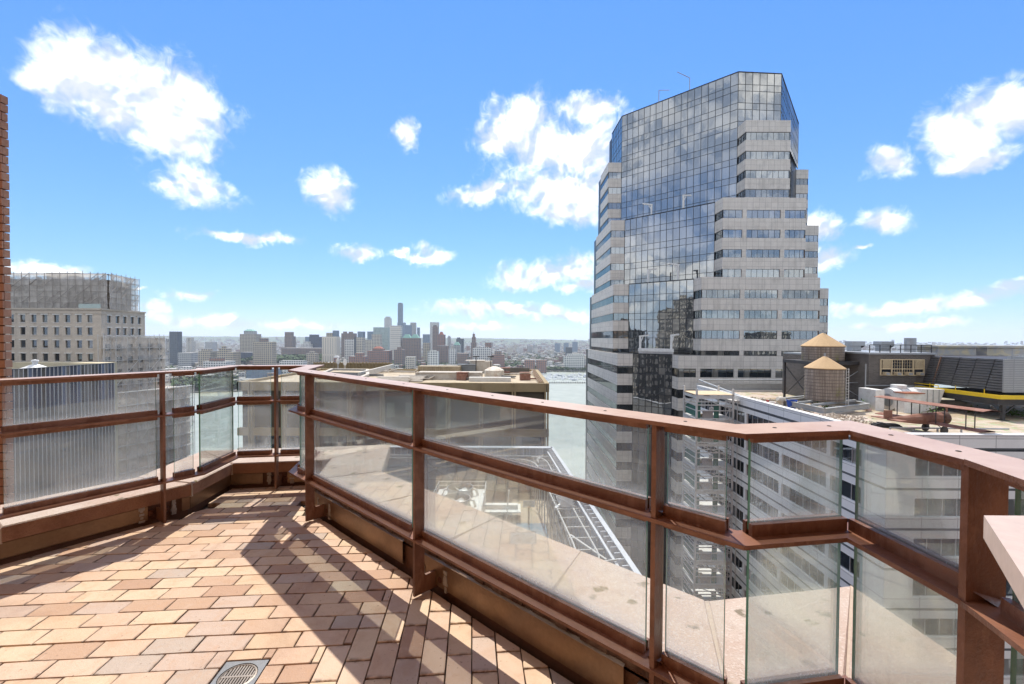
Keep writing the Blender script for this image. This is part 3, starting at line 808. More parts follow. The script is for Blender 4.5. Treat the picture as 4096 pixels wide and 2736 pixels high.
front_groups = [[(0, 10)], [(0, 4.25), (5.15, 12.4), (13.3, 17.8)], [(0, 8.05), (8.9, 15.8), (16.7, 24.5)], [(0, 3.6), (4.4, 11.1), (11.9, 18.6), (19.4, 26.1), (26.9, 33.6), (34.4, 42.9)]]
for k, t in enumerate(T):
    bd = bands_from(t['z'], t['n'])
    right = [(80.9, 128.7), (84.4, 128.7)] if k == 0 else [(77.3, 119.0), (81.0, 119.0)] if k == 1 else [(76.8, 112.0), (79.0, 112.0)] if k == 2 else [(79.5, 108.0), (80.0, 108.0)]
    chain = [((t['xl'], 135.0), (t['xl'], t['g'][1]), [(0, 99)]), ((t['xl'], t['g'][1]), (t['g'][0], t['g'][1]), [(0, 99)]),
             ((t['xa'], t['ya']), (t['xa'], t['Y']), [(0, 99)]), ((t['xa'], t['Y']), (t['xr'], t['Y']), front_groups[k]),
             ((t['xr'], t['Y']), (t['xr'], t['Y']+4.2), [(0, 99)]), (right[0], right[1], [(0, 99)]), (right[1], (right[1][0], 140.0), [(0, 99)])]
    for a, b, gr in chain:
        W = Wall(tower, a, b); W.banded(t['zb'], t['z'], bd, [(x0, min(x1, W.L)) for x0, x1 in gr if x0 < W.L], M_STONE)
    e = .36
    core = [(t['xl']+e, 135), (t['xl']+e, t['g'][1]+e), (t['g'][0]+.1, t['g'][1]+e), (t['xa']+e, t['ya']+.2), (t['xa']+e, t['Y']+e), (t['xr']-e, t['Y']+e), (t['xr']-e, t['Y']+4.3),
            (right[0][0]-.4, right[0][1]-.5), (right[0][0]+e, right[0][1]+e), (right[1][0]-e, right[1][1]+e), (right[1][0]-e, 140), (t['xl']+e, 140)]
    mb = MB(); mb.prism(core, -114 if k == 3 else t['zb']-1, t['z']-.12, 0, 1); mb.build('core', [M_MULL, M_ROOFD], tower)
    # right-hand chamfer glass (steps down behind the stone corner)
    if k < 3:
        W = Wall(tower, (t['xr'], t['Y']+4.2), right[0])
        mb = MB(); mb.box(0, W.L, .1, .3, t['zb'], t['z'], 0, None, 'lrb'); W.put('chamfer_glass', mb, M_CURT)
        mb = MB()
        for q in range(int(W.L/1.65)+1): mb.box(q*1.65-.04, q*1.65+.04, .03, .12, t['zb'], t['z'])
        z = t['z']
        while z > t['zb']:
            mb.box(0, W.L, .035, .12, z-.04, z+.04); mb.box(0, W.L, .035, .12, z-2.74, z-2.66); z -= FH
        W.put('chamfer_mullions', mb, M_MULL)
lower = MB()
for a, b in (((22.9, 135), (22.9, 97)), ((22.9, 97), (26.3, 97)), ((33.1, 92.3), (33.1, 89)), ((33.1, 89), (76, 89))):
    W = Wall(tower, a, b); mb = MB(); mb.box(0, W.L, 0, .35, -114, -62, 0, None, 'lrb'); W.put('wall', mb, M_STONE)
panes = []      # every pane of the stepped curtain wall
def curtain(a, b, ncol, z0, z1, ztop):
    W = Wall(tower, a, b); cw = W.L/ncol; rows = []; z = ztop
    while z > z0+.2:
        for h in (2.72, 1.48):
            lo, hi = max(z-h, z0), min(z, z1)
            if hi-lo > .3: rows.append((lo, hi))
            z -= h
    mb = MB()
    for i in range(ncol+1): mb.box(i*cw-.055, i*cw+.055, -.06, .05, z0, z1)
    for lo, hi in rows: mb.box(0, W.L, -.055, .05, hi-.045, hi+.045)
    mb.box(0, W.L, -.12, .3, z1-.02, z1+.16)
    W.put('mullions', mb, M_MULL)
    mb = MB(); mb.box(0, W.L, .08, .2, z0, z1, 0, None, 'lr'); W.put('backing', mb, M_MULL)
    for lo, hi in rows:
        for i in range(ncol): panes.append((W, i*cw, lo, cw, hi-lo))
zt = 61.0+zc
curtain((30.0, 124.4), (51.5, 103.6), 18, T[0]['zb'], zt, zt)
curtain((51.5, 103.6), (61.8, 104.3), 6, T[0]['z'], zt, zt)
curtain((28.7, 114.9), (44.8, 99.7), 14, T[1]['zb'], T[1]['z'], T[1]['z'])
curtain((27.6, 106.0), (39.0, 96.4), 10, T[2]['zb'], T[2]['z'], T[2]['z'])
curtain((26.3, 97.0), (33.1, 92.3), 6, -62, T[3]['z'], T[3]['z'])
curtain((61.8, 104.3), (80.9, 128.0), 16, T[0]['z'], zt, zt)
curtain((29.6, 135.0), (30.0, 124.4), 6, T[0]['z'], zt, zt)
_pm = {}; rr = random.Random(11); stuff_pane = MB()
order = sorted(panes, key=lambda q: -q[3]*q[4]/(q[0].world(q[1], 0, 0).length**2) * (0.2 if q[0].p0.x > 60 or q[2] < -20 else 1))
chosen = set(id(q) for q in order[:300])
for q in panes:
    W, x, lo, w, h = q
    if id(q) in chosen:
        key = (round(w, 2), round(h, 2))
        if key not in _pm:
            mb = MB(); mb.box(.04, w-.04, -.02, .04, .03, h-.03, 0, None, 'b'); _pm[key] = mb.mesh('glass_pane', [M_CURT])
        o = link('glass_pane', _pm[key], tower, W.world(x, 0, lo), W.rz)
        o.rotation_euler = (R(rr.uniform(-.22, .22)), R(rr.uniform(-.04, .04)), W.rz + R(rr.uniform(-.22, .22)))
    else:
        M_ = Matrix.Translation(W.world(x, 0, lo)) @ Euler((R(rr.uniform(-.2, .2)), 0, W.rz+R(rr.uniform(-.2, .2)))).to_matrix().to_4x4()
        stuff_pane.box(.04, w-.04, -.02, .04, .03, h-.03, 0, M_, 'b')
stuff_pane.build('glass_panes', M_CURT, tower, kind='stuff')
mb = MB(); mb.prism([(30.3, 124.6), (51.6, 104.0), (61.6, 104.7), (80.5, 128.2), (80.5, 140), (29.9, 140)], T[0]['z']-.5, zt-.3, 0, 1); mb.build('core', [M_MULL, M_ROOFD], tower)
# window-washing davits on the ledges
M_WHITE = weathered('white_painted_metal', (.72, .72, .71), (.50, .47, .43), 2, .5, 0, .05)
M_GREYM = weathered('grey_metal', (.36, .38, .40), (.25, .26, .27), 1.5, .45, .3, .05)
def davit(name, x, y, z, h, arm, ang, mat, label):
    o = thing(name, label, 'davit', (x, y, z), ang, 'davits on the tower ledges')
    mb = MB(); mb.beam((0,0,0), (0,0,h), .32, .32, 0); mb.build('post', mat, o)
    mb = MB(); mb.beam((-.25,0,h), (arm,0,h+.25), .28, .30, 0); mb.beam((0,0,h*.6), (arm*.35,0,h+.02), .16, .16); mb.build('arm', mat, o)
def on_face(k, s, out=1.0):
    t = T[k]; a = Vector(t['g']); b = Vector((t['xa'], t['ya'])); p = a+(b-a)*s; return p + Vector((.707, .707))*out
for k, s, h, ang, lab in ((1, .30, 3.0, 180, 'white davit standing left of the upper glass ledge'), (1, .66, 3.6, 20, 'white davit standing right on the upper glass ledge'),
                     (2, .28, 3.4, 20, 'white davit standing left on the middle glass ledge'), (2, .74, 3.8, 185, 'white davit standing right on the middle glass ledge'),
                     (3, .12, 4.0, 20, 'white davit at the left of the lowest glass ledge'), (3, .92, 4.2, 30, 'white davit at the right of the lowest glass ledge')):
    p = on_face(k, s); davit('window_davit', p.x, p.y, T[k]['z']-.2, h, 2.2, R(ang), M_WHITE, lab)
for s, ang, lab in ((.34, 25, 'thin grey davit on the tower roof edge, left one'), (.61, 195, 'thin grey davit on the tower roof edge, right one')):
    p = Vector((30.0, 124.4))+(Vector((51.5, 103.6))-Vector((30.0, 124.4)))*s + Vector((.7, .7))
    o = thing('roof_davit', lab, 'davit', (p.x, p.y, zt-.3), R(ang), 'davits on the tower ledges')
    mb = MB(); mb.beam((0,0,0), (0,0,4.0), .14, .14); mb.build('post', M_GREYM, o)
    mb = MB(); mb.beam((0,0,4.0), (3.6,0,4.9), .12, .12); mb.build('arm', M_GREYM, o)
p0 = on_face(3, .0, .4); p1 = on_face(3, 1.0, .4)
cr = MB(); cr.beam((p0.x+1, p0.y, T[3]['z']+.9), (p1.x, p1.y, T[3]['z']+.9), .7, .7); cr.beam((p0.x+1, p0.y, T[3]['z']+.3), (p1.x, p1.y, T[3]['z']+.3), .15, .5)
cr.build('window_cradle', M_WHITE, label='long white window cleaning cradle resting on the lowest tower ledge', category='cradle')

# ---------------------------------------------------------------- white panelled building with the roof garden of wrecks
ZP = -7.2+zc; ZD = ZP-.85
wb = thing('white_office_block', 'white panelled office block with ribbon windows and cluttered flat roof', 'building')
M_WPAN = mat_panels('white_metal_panel', (.80, .80, .79), (.40, .40, .40), 2.75, 3.06, .03, .45, 0, .03, 0, .2, .18)
M_GROOVE = weathered('dark_groove', (.10, .11, .12), (.07, .07, .08), 1, .6)
XL, XR, YF, YB = 28.3, 75.0, 33.6, 68.4
ST = 3.06
wb_b = [(ZP-1.75-1.42-k*ST, ZP-1.75-k*ST) for k in range(14)]
Wl = Wall(wb, (XL, YB), (XL, YF)); Wf = Wall(wb, (XL, YF), (XR, YF))
lg = []
x = 0.5
while x < Wl.L-2: lg.append((x, min(x+6.6, Wl.L-2.4))); x += 7.1
fg = []; x = 2.1
while x < 30: fg.append((x, x+5.55)); x += 7.0
fg[0] = (2.2, 7.75)
Wl.banded(-60, ZP, wb_b, lg[:-1]+[(lg[-1][0], lg[-1][1])], M_WPAN, M_DARKGL, weathered('pale_mullion', (.55, .56, .57)), pane=1.1)
Wf.banded(-60, ZP, wb_b, fg, M_WPAN, M_DARKGL, bpy.data.materials['pale_mullion'], pane=1.1)
for W in (Wl, Wf):
    for nm, zz in (('shadow_groove', None),):
        mb = MB()
        for a, b in wb_b:
            zz = b+.62; mb.box(.0, W.L, -.004, .02, zz, zz+.18)
        mb.box(0, W.L, -.004, .02, ZP-1.22, ZP-1.08)
        W.put(nm, mb, M_GROOVE)
mb = MB(); mb.prism([(XL+.36, YB), (XL+.36, YF+.36), (XR, YF+.36), (XR, YB)], -114, ZD-.3, 0); mb.build('core', M_MULL, wb)
def mat_deck():
    m = Mat('worn_roof_deck', .9); v = m.tc('Object'); n1 = m.noise(v, .35, 5, .6, .5); n2 = m.noise(v, 1.6, 6, .65, .6); n3 = m.noise(v, 9, 4, .6)
    c = m.ramp(n1, [(.30, (.42, .35, .26)), (.42, (.31, .225, .14)), (.52, (.43, .36, .28)), (.60, (.46, .36, .31)), (.72, (.35, .31, .23))])
    g = m.math('MULTIPLY', m.rng(n2, .52, .60), m.rng(m.noise(v, .22, 3), .44, .52))
    c = m.mix(m.math('MULTIPLY', g, .85), c, (.24, .34, .17))
    c = m.mix(m.math('MULTIPLY', m.rng(n3, .58, .72), .5), c, (.20, .15, .10))
    c = m.mix(m.math('MULTIPLY', m.rng(n2, .44, .36), .5), c, (.50, .46, .40))
    m.color(c); m.bump(n3, .5, .04); return m.m
mb = MB(); mb.prism([(XL+.34, YF+.34), (XR, YF+.34), (XR, YB-.34), (XL+.34, YB-.34)], ZD-.3, ZD); deck = mb.build('roof_deck', mat_deck(), wb)
mb = MB()
mb.box(XL+.3, XL+.75, YF+.3, YB-.3, ZD, ZP-.02, 0); mb.box(XL+.75, XR, YF+.3, YF+.75, ZD, ZP-.022, 0); mb.box(XL+.3, XR, YB-.75, YB-.3, ZD, ZP-.6, 0)
mb.build('parapet_back', weathered('pale_parapet', (.55, .54, .52), (.38, .36, .33), 1), wb)
mb = MB(); mb.box(XL-.06, XL+.62, YF-.06, YB, ZP-.001, ZP+.07); mb.box(XL+.62, XR, YF-.06, YF+.62, ZP-.001, ZP+.069)
mb.build('parapet_cap', weathered('white_cap', (.74, .74, .73), (.6, .6, .58), 2, .4), wb)
mb = MB(); mb.tube([(XL+.3, YB-.2, ZP+.9), (XL+14, YB-.2, ZP+.9)], .12, 8); mb.tube([(XL+.3, YB-.2, ZP+.9), (XL+.3, YF+20, ZP-.1)], .10, 8)
mb.box(XL, XL+14, YB-.1, YB, ZD, ZP+.4)
mb.build('back_pipe_rail', M_GREYM, wb)

M_WOOD = None
def mat_staves():
    m = Mat('tank_cedar', .85); v = m.tc('UV'); b = m.nd('ShaderNodeTexBrick'); m.L.new(v, b.inputs['Vector'])
    b.offset = 0; b.inputs['Scale'].default_value = 1; b.inputs['Brick Width'].default_value = .16; b.inputs['Row Height'].default_value = 40; b.inputs['Mortar Size'].default_value = .012
    b.inputs['Color1'].default_value = (.28, .225, .18, 1); b.inputs['Color2'].default_value = (.40, .345, .30, 1); b.inputs['Mortar'].default_value = (.10, .075, .055, 1)
    n = m.noise(m.tc('Object', (1, 1, .2)), 2.2, 6, .65); n2 = m.noise(m.tc('Object', (1, 1, .35)), .8, 4, .6)
    c = m.mix(m.math('MULTIPLY', m.rng(n, .4, .68), .6), b.outputs['Color'], (.15, .115, .09))
    o = m.nd('ShaderNodeSeparateXYZ'); m.L.new(m.tc('Generated'), o.inputs[0])
    moss = m.math('MULTIPLY', m.rng(n2, .48, .62), m.rng(o.outputs[2], .62, .1))
    c = m.mix(m.math('MULTIPLY', moss, .75), c, (.17, .17, .04)); m.color(c); m.bump(b.outputs['Fac'], -.5, .03); return m.m
M_STAVE = mat_staves(); M_TROOF = weathered('tank_roof_felt', (.46, .315, .175), (.40, .27, .15), 2, .85, 0, .1, .5, 20)
M_DSTEEL = weathered('dark_steel', (.045, .045, .048), (.09, .07, .06), 2, .55, .2)
M_GSTEEL = weathered('grey_primer_steel', (.27, .29, .31), (.40, .39, .37), .9, .6, .1, .1, .9)
def water_tank(label, c, r, zb, zt_, za, hoops, ladder):
    o = thing('water_tank', label, 'water tank', (c[0], c[1], zb))
    h = zt_-zb; n = 44
    mb = MB(); mb.lathe([(0, .0), (r*1.0, 0), (r*.985, h)], n=n); b = mb.build('barrel', M_STAVE, o, smooth=True)
    mb = MB(); ang = [2*math.pi*k/n for k in range(n)]
    mb.lathe([(r*1.045, h-.12), (r*1.05, h-.02), (.22, za-zb-.08), (0, za-zb)], n=20); mb.build('roof', M_TROOF, o)
    for q in range(hoops):
        z = h*(q+.5)/hoops; rr_ = r*(1-.015*z/h)+.035
        mb = MB(); mb.lathe([(rr_-.02, z-.03), (rr_+.02, z-.03), (rr_+.02, z+.03), (rr_-.02, z+.03)], n=n); mb.build('hoop', weathered('hoop_iron', (.16, .13, .11)) if 'hoop_iron' not in bpy.data.materials else bpy.data.materials['hoop_iron'], o)
    mb = MB(); mb.tube([(0, 0, za-zb-.05), (0, 0, za-zb+.35)], .10, 8); mb.build('finial', M_GREYM, o)
    if ladder:
        mb = MB(); y = -r*.55; x = r*.92
        for s in (-.16, .16): mb.beam((x+s, y-.15, -1.6), (x+s*.9-.02, y-.12, h), .05, .05)
        z = -1.5
        while z < h: mb.beam((x-.16, y-.15, z), (x+.16, y-.15, z), .035, .035); z += .32
        mb.build('ladder', M_WHITE, o)
    return o
tA = dp(3296, 1598, 52); tB = dp(3290, 1441, 58.5)
water_tank('wooden water tank with moss stains, nearer and lower of the pair on the white block', (tA.x, tA.y), 1.95, dp(3296, 1598, 52).z, dp(3296, 1470, 52).z, dp(3296, 1424, 52).z, 10, True)
water_tank('pale grey wooden water tank, farther and higher of the pair behind the mossy one', (tB.x, tB.y), 2.36, tB.z, dp(3290, 1383, 58.5).z, dp(3290, 1331, 58.5).z, 6, False)
# steel dunnage of the near tank
dn = thing('steel_dunnage', 'grey painted steel beam frame carrying the nearer mossy water tank', 'steel frame', (tA.x, tA.y, ZD))
zb = dp(3296, 1598, 52).z-ZD
pts = [gp(3108, 1592, ZD+.9), gp(3299, 1632, ZD+.9), gp(3473, 1612, ZD+.9), gp(3290, 1575, ZD+.9)]
pts = [Vector((p.x-tA.x, p.y-tA.y, 0)) for p in pts]
for a, b in zip(pts, pts[1:]+pts[:1]):
    mb = MB(); A = Vector((a.x, a.y, zb-.45)); B = Vector((b.x, b.y, zb-.45))
    mb.beam(A, B, .10, .55); mb.beam(A+Vector((0,0,.27)), B+Vector((0,0,.27)), .36, .06); mb.beam(A-Vector((0,0,.27)), B-Vector((0,0,.27)), .36, .06)
    mb.build('beam', M_GSTEEL, dn)
for t_ in (.25, .5, .75):
    a = pts[0].lerp(pts[1], t_); b = pts[3].lerp(pts[2], t_); mb = MB(); mb.beam((a.x, a.y, zb-.12), (b.x, b.y, zb-.12), .2, .22); mb.build('joist', M_GSTEEL, dn)
for p in pts:
    mb = MB(); mb.beam((p.x, p.y, 0), (p.x, p.y, zb-.7), .45, .45); mb.build('stub', weathered('pink_pier', (.50, .36, .32)) if 'pink_pier' not in bpy.data.materials else bpy.data.materials['pink_pier'], dn)
# black stand of the far tank
st = thing('tank_stand', 'black steel stand with braces under the farther water tank', 'steel frame', (tB.x, tB.y, ZD))
hh = tB.z-ZD
mb = MB(); mb.box(-3.4, 3.4, -3.0, 3.0, hh-.42, hh-.03); mb.build('platform', M_DSTEEL, st)
for sx in (-3.2, 3.2):
    for sy in (-2.8, 2.8):
        mb = MB(); mb.beam((sx, sy, 0), (sx, sy, hh-.42), .22, .22); mb.build('leg', M_DSTEEL, st)
    for a, b in (((sx, -2.8, .4), (sx, 2.8, hh-.8)), ((sx, 2.8, .4), (sx, -2.8, hh-.8))):
        mb = MB(); mb.beam(a, b, .09, .09); mb.build('brace', M_DSTEEL, st)
for a, b in (((-3.2, -2.8, .6), (3.2, -2.8, hh-.8)), ((3.2, -2.8, .6), (-3.2, -2.8, hh-.8)), ((-3.2, -2.8, hh*.5), (3.2, -2.8, hh*.5))):
    mb = MB(); mb.beam(a, b, .08, .08); mb.build('brace', M_GREYM, st)

# brick penthouse
ph = thing('brick_penthouse', 'dark grey brick penthouse on the white block with cream steel window', 'penthouse')
M_GBR = mat_panels('dark_grey_brick', (.105, .095, .088), (.19, .175, .16), .40, .145, .02, .85, .5, .25, 0, .4, .3)
pl, pr, PY = dp(3475, 1500, 54), dp(3737, 1500, 54), 54.0
pz = dp(3600, 1418, 54).z
mb = MB(); mb.box(pl.x, pr.x, PY, 66, ZD, pz); mb.build('front_block', M_GBR, ph)
bl = dp(3185, 1500, 63).x; mb = MB(); mb.box(bl, pl.x, 60.5, 66.2, ZD, dp(3300, 1420, 60.5).z); mb.build('rear_block', M_GBR, ph)
mb = MB(); mb.box(pl.x-.15, pr.x+.15, PY-.15, 66, pz, pz+.22); mb.box(bl, pl.x-.15, 60.4, 66, dp(3300, 1420, 60.5).z, dp(3300, 1420, 60.5).z+.2); mb.build('coping', M_GREYM, ph)
wa, wb2 = dp(3520, 1500, PY), dp(3694, 1439, PY); ww, wh = wb2.x-wa.x, wb2.z-wa.z
M_CREAM = weathered('cream_steel', (.58, .47, .30), (.45, .36, .24), 3, .6)
win = MB(); win.box(-.04, ww+.04, -.06, .02, -.05, wh+.05, 1)
win = MB(); win.face([(0,-.02,0),(ww,-.02,0),(ww,-.02,wh),(0,-.02,wh)], 0)
for fx, fw in ((0, .05), (.255, .05), (.50, .03), (.755, .05), (1, .04)): win.box(ww*fx-fw, ww*fx+fw*1.6, -.10, .0, 0, wh, 1)
for fz in (0, .40, 1): win.box(-.05, ww+.05, -.09, .0, wh*fz-.05, wh*fz+.05, 1)
for k in range(9): win.box(ww*(.27+k*.058)-.012, ww*(.27+k*.058)+.012, -.07, .0, 0, wh, 1)
for fz in (.2, .6, .8): win.box(ww*.26, ww*.75, -.07, 0, wh*fz-.012, wh*fz+.012, 1)
wo = win.build('window', [M_DARKGL, M_CREAM], ph, loc=(wa.x, PY-.01, wa.z))
for x0 in (.04, .79):
    mb = MB()
    for k in range(8): mb.box(ww*x0, ww*(x0+.19), -.11, -.03, wh*(.42+k*.07), wh*(.42+k*.07)+.09)
    mb.build('louvre', M_CREAM, wo)
for k, fx in enumerate((.10, .36, .62, .88)):
    mb = MB(); mb.box(ww*fx-.28, ww*fx+.28, -.55, -.05, .02, .36); mb.box(ww*fx-.22, ww*fx+.22, -.57, -.55, .06, .32, 1)
    mb.build('air_conditioner', [M_CREAM, M_GREYM], wo)
for xa, xb, yy in ((pl.x+.2, pr.x-.2, PY+.2), (bl+.3, pl.x+.1, 60.8)):
    mb = MB()
    for zz in (.45, .95): mb.tube([(xa, yy, pz+.2+zz), (xb, yy, pz+.2+zz)], .045, 6)
    x = xa
    while x < xb: mb.beam((x, yy, pz+.15), (x, yy, pz+1.15), .07, .07); x += 1.25
    mb.build('guard_rail', M_DSTEEL, ph)
mb = MB(); px_ = dp(3378, 1500, 60.3)
mb.tube([(px_.x+1.6, 60.2, pz+1.2), (px_.x+1.6, 60.2, ZD+3.2), (px_.x+1.2, 60.2, ZD+2.9), (px_.x-1.5, 60.2, ZD+2.9)], .12, 8)
q = dp(3463, 1480, PY-.4); mb.tube([(q.x, PY-.4, dp(3463, 1455, PY).z), (q.x, PY-.4, ZD+.2)], .07, 6); mb.tube([(q.x, PY-.3, dp(3463, 1541, PY).z), (pr.x-1.2, PY-.12, dp(3463, 1541, PY).z)], .06, 6)
mb.build('pipes', M_GREYM, ph)
c = dp(3640, 1400, 58); mb = MB(); mb.lathe([(.62, pz-.2), (.62, dp(3640, 1352, 58).z), (.55, dp(3640, 1352, 58).z), (.5, pz)], (c.x, 58, 0), 20)
mb.build('flue', M_GREYM, None, True, label='round grey metal flue rising from the brick penthouse roof', category='flue')
for k, (px, lab) in enumerate(((3415, 'grey hooded roof vent on the penthouse, nearer the water tanks'), (3530, 'grey hooded roof vent on the penthouse, nearer the round flue'))):
    c = dp(px, 1400, 60); o = MB(); o.box(-.6, .6, -.5, .5, 0, .75); o.box(-.75, 1.0, -.65, .65, .75, 1.35); o.face([(1.0,-.65,.75),(1.0,.65,.75),(.6,.5,.4),(.6,-.5,.4)])
    o.build('roof_vent', M_GREYM, None, loc=(c.x, 60, pz+.2), label=lab, category='vent')

# louvred cooling tower with the yellow walkway
ct = thing('cooling_tower', 'black louvred cooling tower with grey side panel on yellow edged steel legs', 'cooling tower')
cx, cy0, cy1 = 49.6, 45.0, 54.2; cz0, cz1 = dp(4018, 1570, 45).z, dp(4018, 1440, 45).z
M_LOUV = weathered('black_louvre', (.115, .118, .125), (.16, .155, .15), 1.5, .45, .1)
mb = MB(); mb.box(cx+1.3, cx+14, cy0+.05, 61.5, cz0, cz1); mb.build('casing', M_DSTEEL, ct)
nl = 12
for k in range(nl):
    z = cz0+(cz1-cz0)*(k+.5)/nl; hgt = (cz1-cz0)/nl; xo = cx+1.05*(k+.5)/nl; mb = MB()
    for j in range(5):
        ya_, yb_ = cy0+.02+(cy1-cy0)*j/5, cy0+(cy1-cy0)*(j+1)/5-.06; dz = (j % 2)*.05
        mb.prism([(xo, ya_), (xo+.34, ya_), (xo+.34, yb_), (xo, yb_)], z+hgt*.30+dz, z+hgt*.42+dz)
        mb.prism([(xo-.03, ya_), (xo+.02, ya_), (xo+.02, yb_), (xo-.03, yb_)], z-hgt*.30+dz, z+hgt*.40+dz)
    mb.build('louvre', M_LOUV, ct)
for k in (5,):
    y = cy0+(cy1-cy0)*k/6; mb = MB(); mb.beam((cx+.05, y, cz0-.1), (cx+1.0, y, cz1), .10, .22); mb.build('rib', weathered('rust_rib', (.17, .10, .07)) if 'rust_rib' not in bpy.data.materials else bpy.data.materials['rust_rib'], ct)
M_CORR = mat_panels('grey_corrugated', (.38, .39, .41), (.26, .27, .28), 40, .18, .05, .5, 0, .03, .3, .6, .3)
W = Wall(ct, (cx+.9, cy0-.05), (cx+12, cy0-.05)); mb = MB(); mb.box(-1.0, W.L, 0, .12, cz0, cz1+.1); W.put('side_panel', mb, M_CORR)
M_YEL = weathered('yellow_paint', (.72, .50, .02), (.55, .36, .03), 2, .5)
mb = MB(); mb.box(cx-1.0, cx-.85, cy0-.6, cy1+1, cz0-.62, cz0-.22); mb.box(cx-.85, cx+12, cy0-.6, cy0-.45, cz0-.62, cz0-.221); mb.build('yellow_edge', M_YEL, ct)
mb = MB(); mb.box(cx-.97, cx+12, cy0-.44, cy1+1, cz0-.85, cz0-.63); mb.box(cx-.9, cx+12, cy0-.3, cy0-.1, cz0-1.25, cz0-.86); mb.box(cx-.9, cx-.7, cy0-.1, cy1+1, cz0-1.25, cz0-.86); mb.build('walkway', M_DSTEEL, ct)
for k, (px, y) in enumerate(((cx-.3, cy0-.2), (cx+3.5, cy0-.2), (cx-.3, cy1-1), (cx+7.5, cy0-.2))):
    mb = MB(); mb.beam((px, y, ZD), (px, y, cz0-1.25), .28, .28); mb.beam((px, y, cz0-2.2), (px+1.2, y, cz0-1.3), .12, .12); mb.beam((px, y, cz0-2.2), (px-1.2, y, cz0-1.3), .12, .12); mb.box(px-.35, px+.35, y-.35, y+.35, ZD, ZD+.06); mb.build('leg', M_DSTEEL, ct)
for y in (cy0+1, cy0+4, cy0+7):
    mb = MB(); mb.beam((cx-.92, y, cz0-.3), (cx-.92, y, cz0+.25), .05, .05); mb.build('yellow_stanchion', M_YEL, ct)
mb = MB(); mb.tube([(cx-.92, cy1+1, cz0+.05), (cx-.92, cy1-3.2, cz0+.05), (cx-.92, cy1-3.3, cz0-.6)], .05, 6); mb.build('yellow_rail', M_YEL, ct)
M_PEEL = weathered('peeling_basin', (.36, .37, .38), (.55, .48, .30), 1.1, .7, 0, .2, .9)
for k, (a, b) in enumerate(((3752, 3905), (3948, 4200))):
    A, B = dp(a, 1395, 58), dp(b, 1395, 58); mb = MB(); mb.box(A.x, B.x, 58, 61, cz1-.02, dp(3800, 1390, 58).z); mb.box(A.x-.2, B.x+.2, 57.8, 61.2, dp(3800, 1390, 58).z, dp(3800, 1382, 58).z); mb.build('basin', M_PEEL, ct)
mb = MB()
for zz in (.5, 1.0): mb.tube([(cx+1.2, cy0+.4, cz1+zz), (cx+12, cy0+.4, cz1+zz)], .045, 6)
for k in range(8): mb.beam((cx+1.2+k*1.5, cy0+.4, cz1), (cx+1.2+k*1.5, cy0+.4, cz1+1.0), .06, .06)
mb.beam((cx+1.1, cy0+.6, cz1+.2), (cx+5.2, cy0+.6, cz1+.15), .4, .35)
mb.build('deck_rail', M_GREYM, ct)
# pipes below the cooling tower
for k, (px, py, r_, lab) in enumerate(((3790, 1600, .36, 'fat pale pipe with elbow under the cooling tower, upper one'), (3840, 1622, .30, 'fat pale pipe under the cooling tower, lower one'))):
    c = gp(px, py+20, ZD); z = ZD+1.5-k*.75
    mb = MB(); mb.tube([(c.x-2.5, c.y+1.5, z), (c.x+.6, c.y+.3, z), (c.x+1.1, c.y, z-.1), (c.x+1.25, c.y-.1, z-.6), (c.x+1.25, c.y-.1, ZD)], r_, 12)
    mb.build('pipe', weathered('lagged_pipe', (.42, .40, .38), (.30, .27, .24), 2) if 'lagged_pipe' not in bpy.data.materials else bpy.data.materials['lagged_pipe'], None, True, label=lab, category='pipe')
# white duct
du = thing('white_air_duct', 'big white air duct with round elbow and flared mouth before the penthouse', 'duct')
a = dp(3501, 1650, 50.5); b = dp(3732, 1560, 50.5); ztop, zbt = dp(3600, 1556, 50.5).z, ZD
mb = MB(); mb.box(a.x, a.x+1.0, 50.5, 53, zbt, dp(3520, 1560, 50.5).z); mb.build('plenum', M_WHITE, du)
x0_, x1_, x2_ = dp(3552, 1600, 51.3).x, dp(3645, 1600, 51.3).x, dp(3736, 1600, 51.3).x; rad = 1.32; cz = dp(3600, 1597, 51.3).z
mb = MB(); mb.tube([(x0_, 51.3, cz), (x0_+.25, 51.3, cz), (x1_, 51.3, cz)], [rad*.97, rad, rad], 28); mb.build('drum', M_WHITE, du, True)
for xx in (x0_+.9, x0_+1.8):
    mb = MB(); mb.tube([(xx, 51.3, cz), (xx+.07, 51.3, cz)], rad+.035, 28, 0, True); mb.build('band', M_GREYM, du)
mb = MB(); mb.tube([(x0_-.06, 51.3, cz-.1), (x0_-.02, 51.3, cz-.1)], rad*.55, 20); mb.build('hatch', M_GREYM, du)
y0_, y1_ = 51.3-rad*.95, 51.3+rad*.95; T_ = [(x1_, cz-rad), (x2_-.7, cz-rad*.55), (x2_, cz+rad*.95), (x1_, cz+rad*1.02)]
mb = MB()
for k in range(4): p, q = T_[k], T_[(k+1) % 4]; mb.face([(p[0], y0_, p[1]), (q[0], y0_, q[1]), (q[0], y1_, q[1]), (p[0], y1_, p[1])][::-1])
mb.face([(p[0], y0_, p[1]) for p in T_]); mb.face([(p[0], y1_, p[1]) for p in reversed(T_)]); mb.build('flare', M_WHITE, du)
mb = MB()
for k in range(1, 4): xx = x1_+(x2_-x1_)*k/4; mb.box(xx-.03, xx+.03, y0_-.05, y0_+.02, cz-rad*.5, cz+rad*.96)
mb.build('flare_ribs', M_GREYM, du)
mb = MB(); mb.lathe([(.75, cz+rad*.9), (.75, cz+rad+.32), (.6, cz+rad+.36), (0, cz+rad+.36)], ((x0_+x1_)/2, 51.5, 0), 18); mb.build('top_collar', M_WHITE, du)
